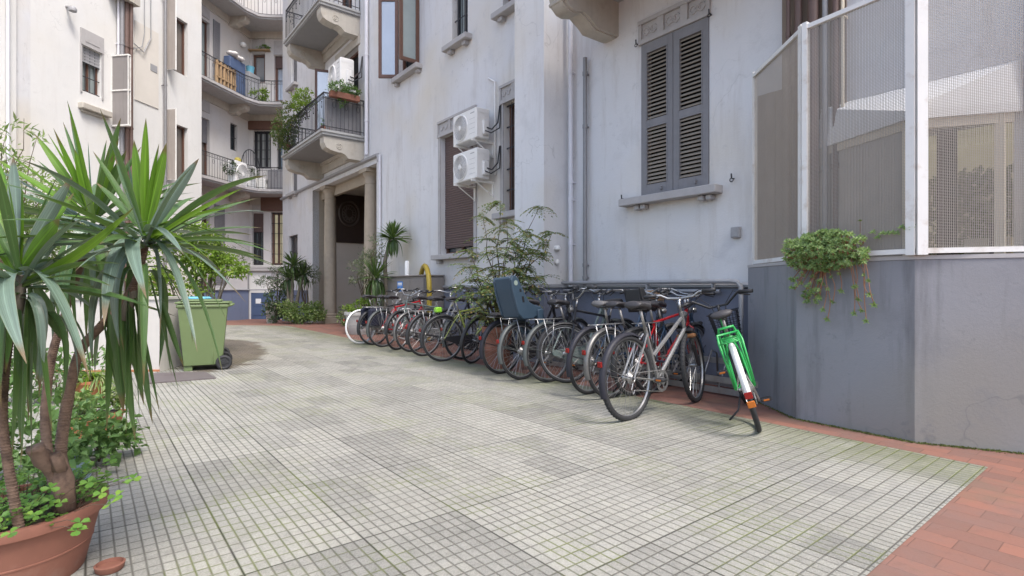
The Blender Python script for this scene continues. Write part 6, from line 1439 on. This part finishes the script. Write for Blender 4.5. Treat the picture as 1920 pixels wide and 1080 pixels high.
# ---------- plants by the portico
rr=random.Random(31)
dr=L.p(L.t(722,.55),.55,0)
crown('dracaena','dracaena with one spiky crown on a thin trunk beside the taupe cabinet',None,P(736,445,dr.y),[],60,46,30,.46,.05,('yucca_far','yucca_far','yucca_far'),seed=14,trunk=smoothpts([V((dr.x,dr.y,0)),P(724,540,dr.y),P(722,490,dr.y),P(734,450,dr.y)]),tr=.05,stemm='barkgrey')
d2=L.p(L.t(702,.8),.8,0)
crown('dracaena','low spiky dracaena at the foot of the portico column, leaves hanging',None,P(703,520,d2.y),[],40,24,50,.6,.04,('yucca_far','yucca_far','yucca_far'),seed=15,trunk=[V((d2.x,d2.y,0)),P(703,560,d2.y),P(703,520,d2.y)],tr=.05,stemm='barkgrey')
oy=13.0
plant('olive_shrub','airy grey green shrub with arching twigs in front of the portico','shrub',P(690,625,oy)-V((0,0,.0)),[(tuple(P(690,500,oy)),(.30,.3,.45),420),(tuple(P(672,510,oy)),(.25,.3,.3),200),(tuple(P(700,470,oy)),(.25,.2,.3),200)],.09,'olive',.3,r0=.02,ntw=12)
pt_=G(672,628)+V((0,.35,.52)); plant('leafy_plant','green plant in the white concrete pot by the portico','plant',pt_,[(tuple(pt_+V((0,0,.12))),(.42,.35,.16),420),(tuple(pt_+V((.15,0,.2))),(.2,.2,.15),120)],.08,'lime',.5,r0=.006)
plant('ground_cover','low variegated leaves left of the white concrete pot','plant',G(648,612),[(tuple(G(646,612)+V((0,.1,.28))),(.2,.25,.3),260)],.08,'variegated',.6,r0=.005)
hy=16.6
plant('clipped_hedge','low rounded variegated hedge left of the portico column','hedge',P(570,604,hy),[(tuple(P(565,587,hy)),(.62,.4,.28),1100),(tuple(P(593,585,hy+.1)),(.3,.35,.3),420),(tuple(P(540,583,hy)),(.3,.35,.3),400),(tuple(P(575,592,hy-.2)),(.5,.2,.2),350)],.085,'variegated',.6,r0=.01)
plant('leafy_shrub','dark green upright shrub by the cellar door','shrub',P(520,600,17.4),[(tuple(P(522,560,17.4)),(.42,.35,.6),800),(tuple(P(515,585,17.4)),(.35,.3,.35),350)],.10,'darkleaf',.5,r0=.02)
plant('conifer','dark spreading conifer boughs beside the dracaena clump','shrub',P(520,600,17.8),[(tuple(P(500,527,17.6)),(.42,.3,.14),420),(tuple(P(520,510,17.8)),(.38,.3,.14),320),(tuple(P(530,530,17.8)),(.4,.3,.25),300)],.09,'darkleaf',.25,r0=.03)
for (px,py,seed,lab) in ((550,497,41,'tallest dracaena crown of the clump left of the portico'),(540,520,42,'lower left dracaena crown of the clump left of the portico'),(568,515,43,'right hand dracaena crown of the clump left of the portico')):
    crown('dracaena',lab,'dracaenas left of the portico',P(px,py,17.0),[],34,28,22,.52,.05,('yucca_far','darkleaf','yucca_far'),seed=seed,trunk=smoothpts([P(548+(px-550)*.3,600,17.0),P(547+(px-550)*.6,560,17.0),P(px,py,17.0)]),tr=.05,stemm='barkgrey')
plant('leafy_shrub','grey green leafy shrub against the jamb left of the portico column','shrub',P(575,600,17.2),[(tuple(P(573,515,17.2)),(.42,.3,.3),420),(tuple(P(560,505,17.2)),(.35,.3,.3),260)],.11,'olive',.35,r0=.02)
# ---------- balcony plants
by=L.p(13.2,1.2,6.2)
bl=[]
for f,(dx,z,r_,n) in enumerate([(11.9,6.3,.0,0)]): pass
plant('trailing_plant','green and yellow foliage tumbling over the left end of the balcony rail','plant',L.p(14.7,1.0,5.5),[(tuple(L.p(14.7,1.2,6.05)),(.42,.32,.42),700),(tuple(L.p(14.5,1.2,5.65)),(.30,.25,.35),380),(tuple(L.p(13.9,1.2,6.30)),(.38,.25,.30),450),(tuple(L.p(14.95,1.25,5.8)),(.3,.25,.4),380)],.09,'shrub',.5,r0=.012)
plant('trailing_plant','yellow green foliage on the middle of the balcony rail above the portico','plant',L.p(13.2,1.0,6.0),[(tuple(L.p(13.2,1.18,6.45)),(.38,.22,.26),480),(tuple(L.p(12.9,1.18,6.5)),(.3,.22,.2),260)],.08,'lime',.5,r0=.01)
plant('trailing_plant','rounded green plant in the box on the near end of the balcony rail','plant',L.p(11.5,.6,6.2),[(tuple(L.p(11.42,.75,6.42)),(.28,.32,.18),480),(tuple(L.p(11.42,.35,6.38)),(.22,.26,.16),280),(tuple(L.p(11.42,.62,6.12)),(.12,.16,.22),110)],.07,'groundleaf',.5,r0=.008)
mb=MB(L.M); mb.bbox((11.3,.2,6.14),(11.46,1.0,6.3),.01); tag(mb.build('window_box',M['terracotta'],None),'terracotta box hooked on the near end of the balcony rail','planter')
mb=MB(L.M); mb.bbox((11.6,.85,5.275),(12.3,1.08,5.40),.01); tag(mb.build('window_box',M['terracotta'],None),'long low terracotta box on the outer corner of the balcony floor','planter')
plant('leafy_plant','small green plant in the low box on the balcony floor corner','plant',L.p(11.8,.95,5.4),[(tuple(L.p(11.7,.95,5.52)),(.15,.12,.12),90),(tuple(L.p(12.1,.95,5.50)),(.15,.1,.1),60)],.07,'clover',.5,r0=.005)
plant('potted_plant','bright green bushy plant on the rear middle balcony','plant',BF.p(BF.t(488),1.0,f2),[(tuple(P(488,177,22.3)),(.32,.2,.3),420)],.09,'lime',.6,r0=.01)
plant('potted_plant','dark straggly plants behind the rail of the rear lower balcony','plant',BA.p(1.4,.85,fz),[(tuple(P(432,315,21.0)),(.3,.2,.28),260),(tuple(P(470,325,22)),(.3,.2,.22),200)],.09,'darkleaf',.5,r0=.01)
mb=MB(BF.M); x=BF.t(486); mb.box((x-.5,.0,f2+2.62),(x+.4,.2,f2+2.66)); tag(mb.build('wall_shelf',M['wood'],None),'small shelf above the rear balcony window','shelf')
plant('potted_plant','small green plant on the shelf above the rear balcony window','plant',BF.p(x,.1,f2+2.66),[(tuple(BF.p(x-.2,.12,f2+2.75)),(.25,.1,.12),110)],.09,'clover',.5,r0=.006)
# ---------- moss at the foot of the bay
mb=MB(); rr=random.Random(51)
for i in range(len(bayp)-1):
    a,b=bayp[i],bayp[i+1]; u_=(b-a).normalized(); n_=V((u_.y,-u_.x)); n_=n_ if n_.dot(-a)>0 else -n_
    for k in range(int((b-a).length*900*(.35 if i==0 else 1))):
        f=rr.random(); p=a.lerp(b,f)+n_*abs(rr.gauss(0,.02)); q=V((p.x,p.y,.002)); leaf(mb,q,V((rr.uniform(-1,1),rr.uniform(-1,1),rr.uniform(.2,1.2))),rv(),rr.uniform(.006,.018),.008)
tag(mb.build('moss',M['moss'],None,fix=False),'moss and weeds along the foot of the grey bay wall','moss',kind='stuff')
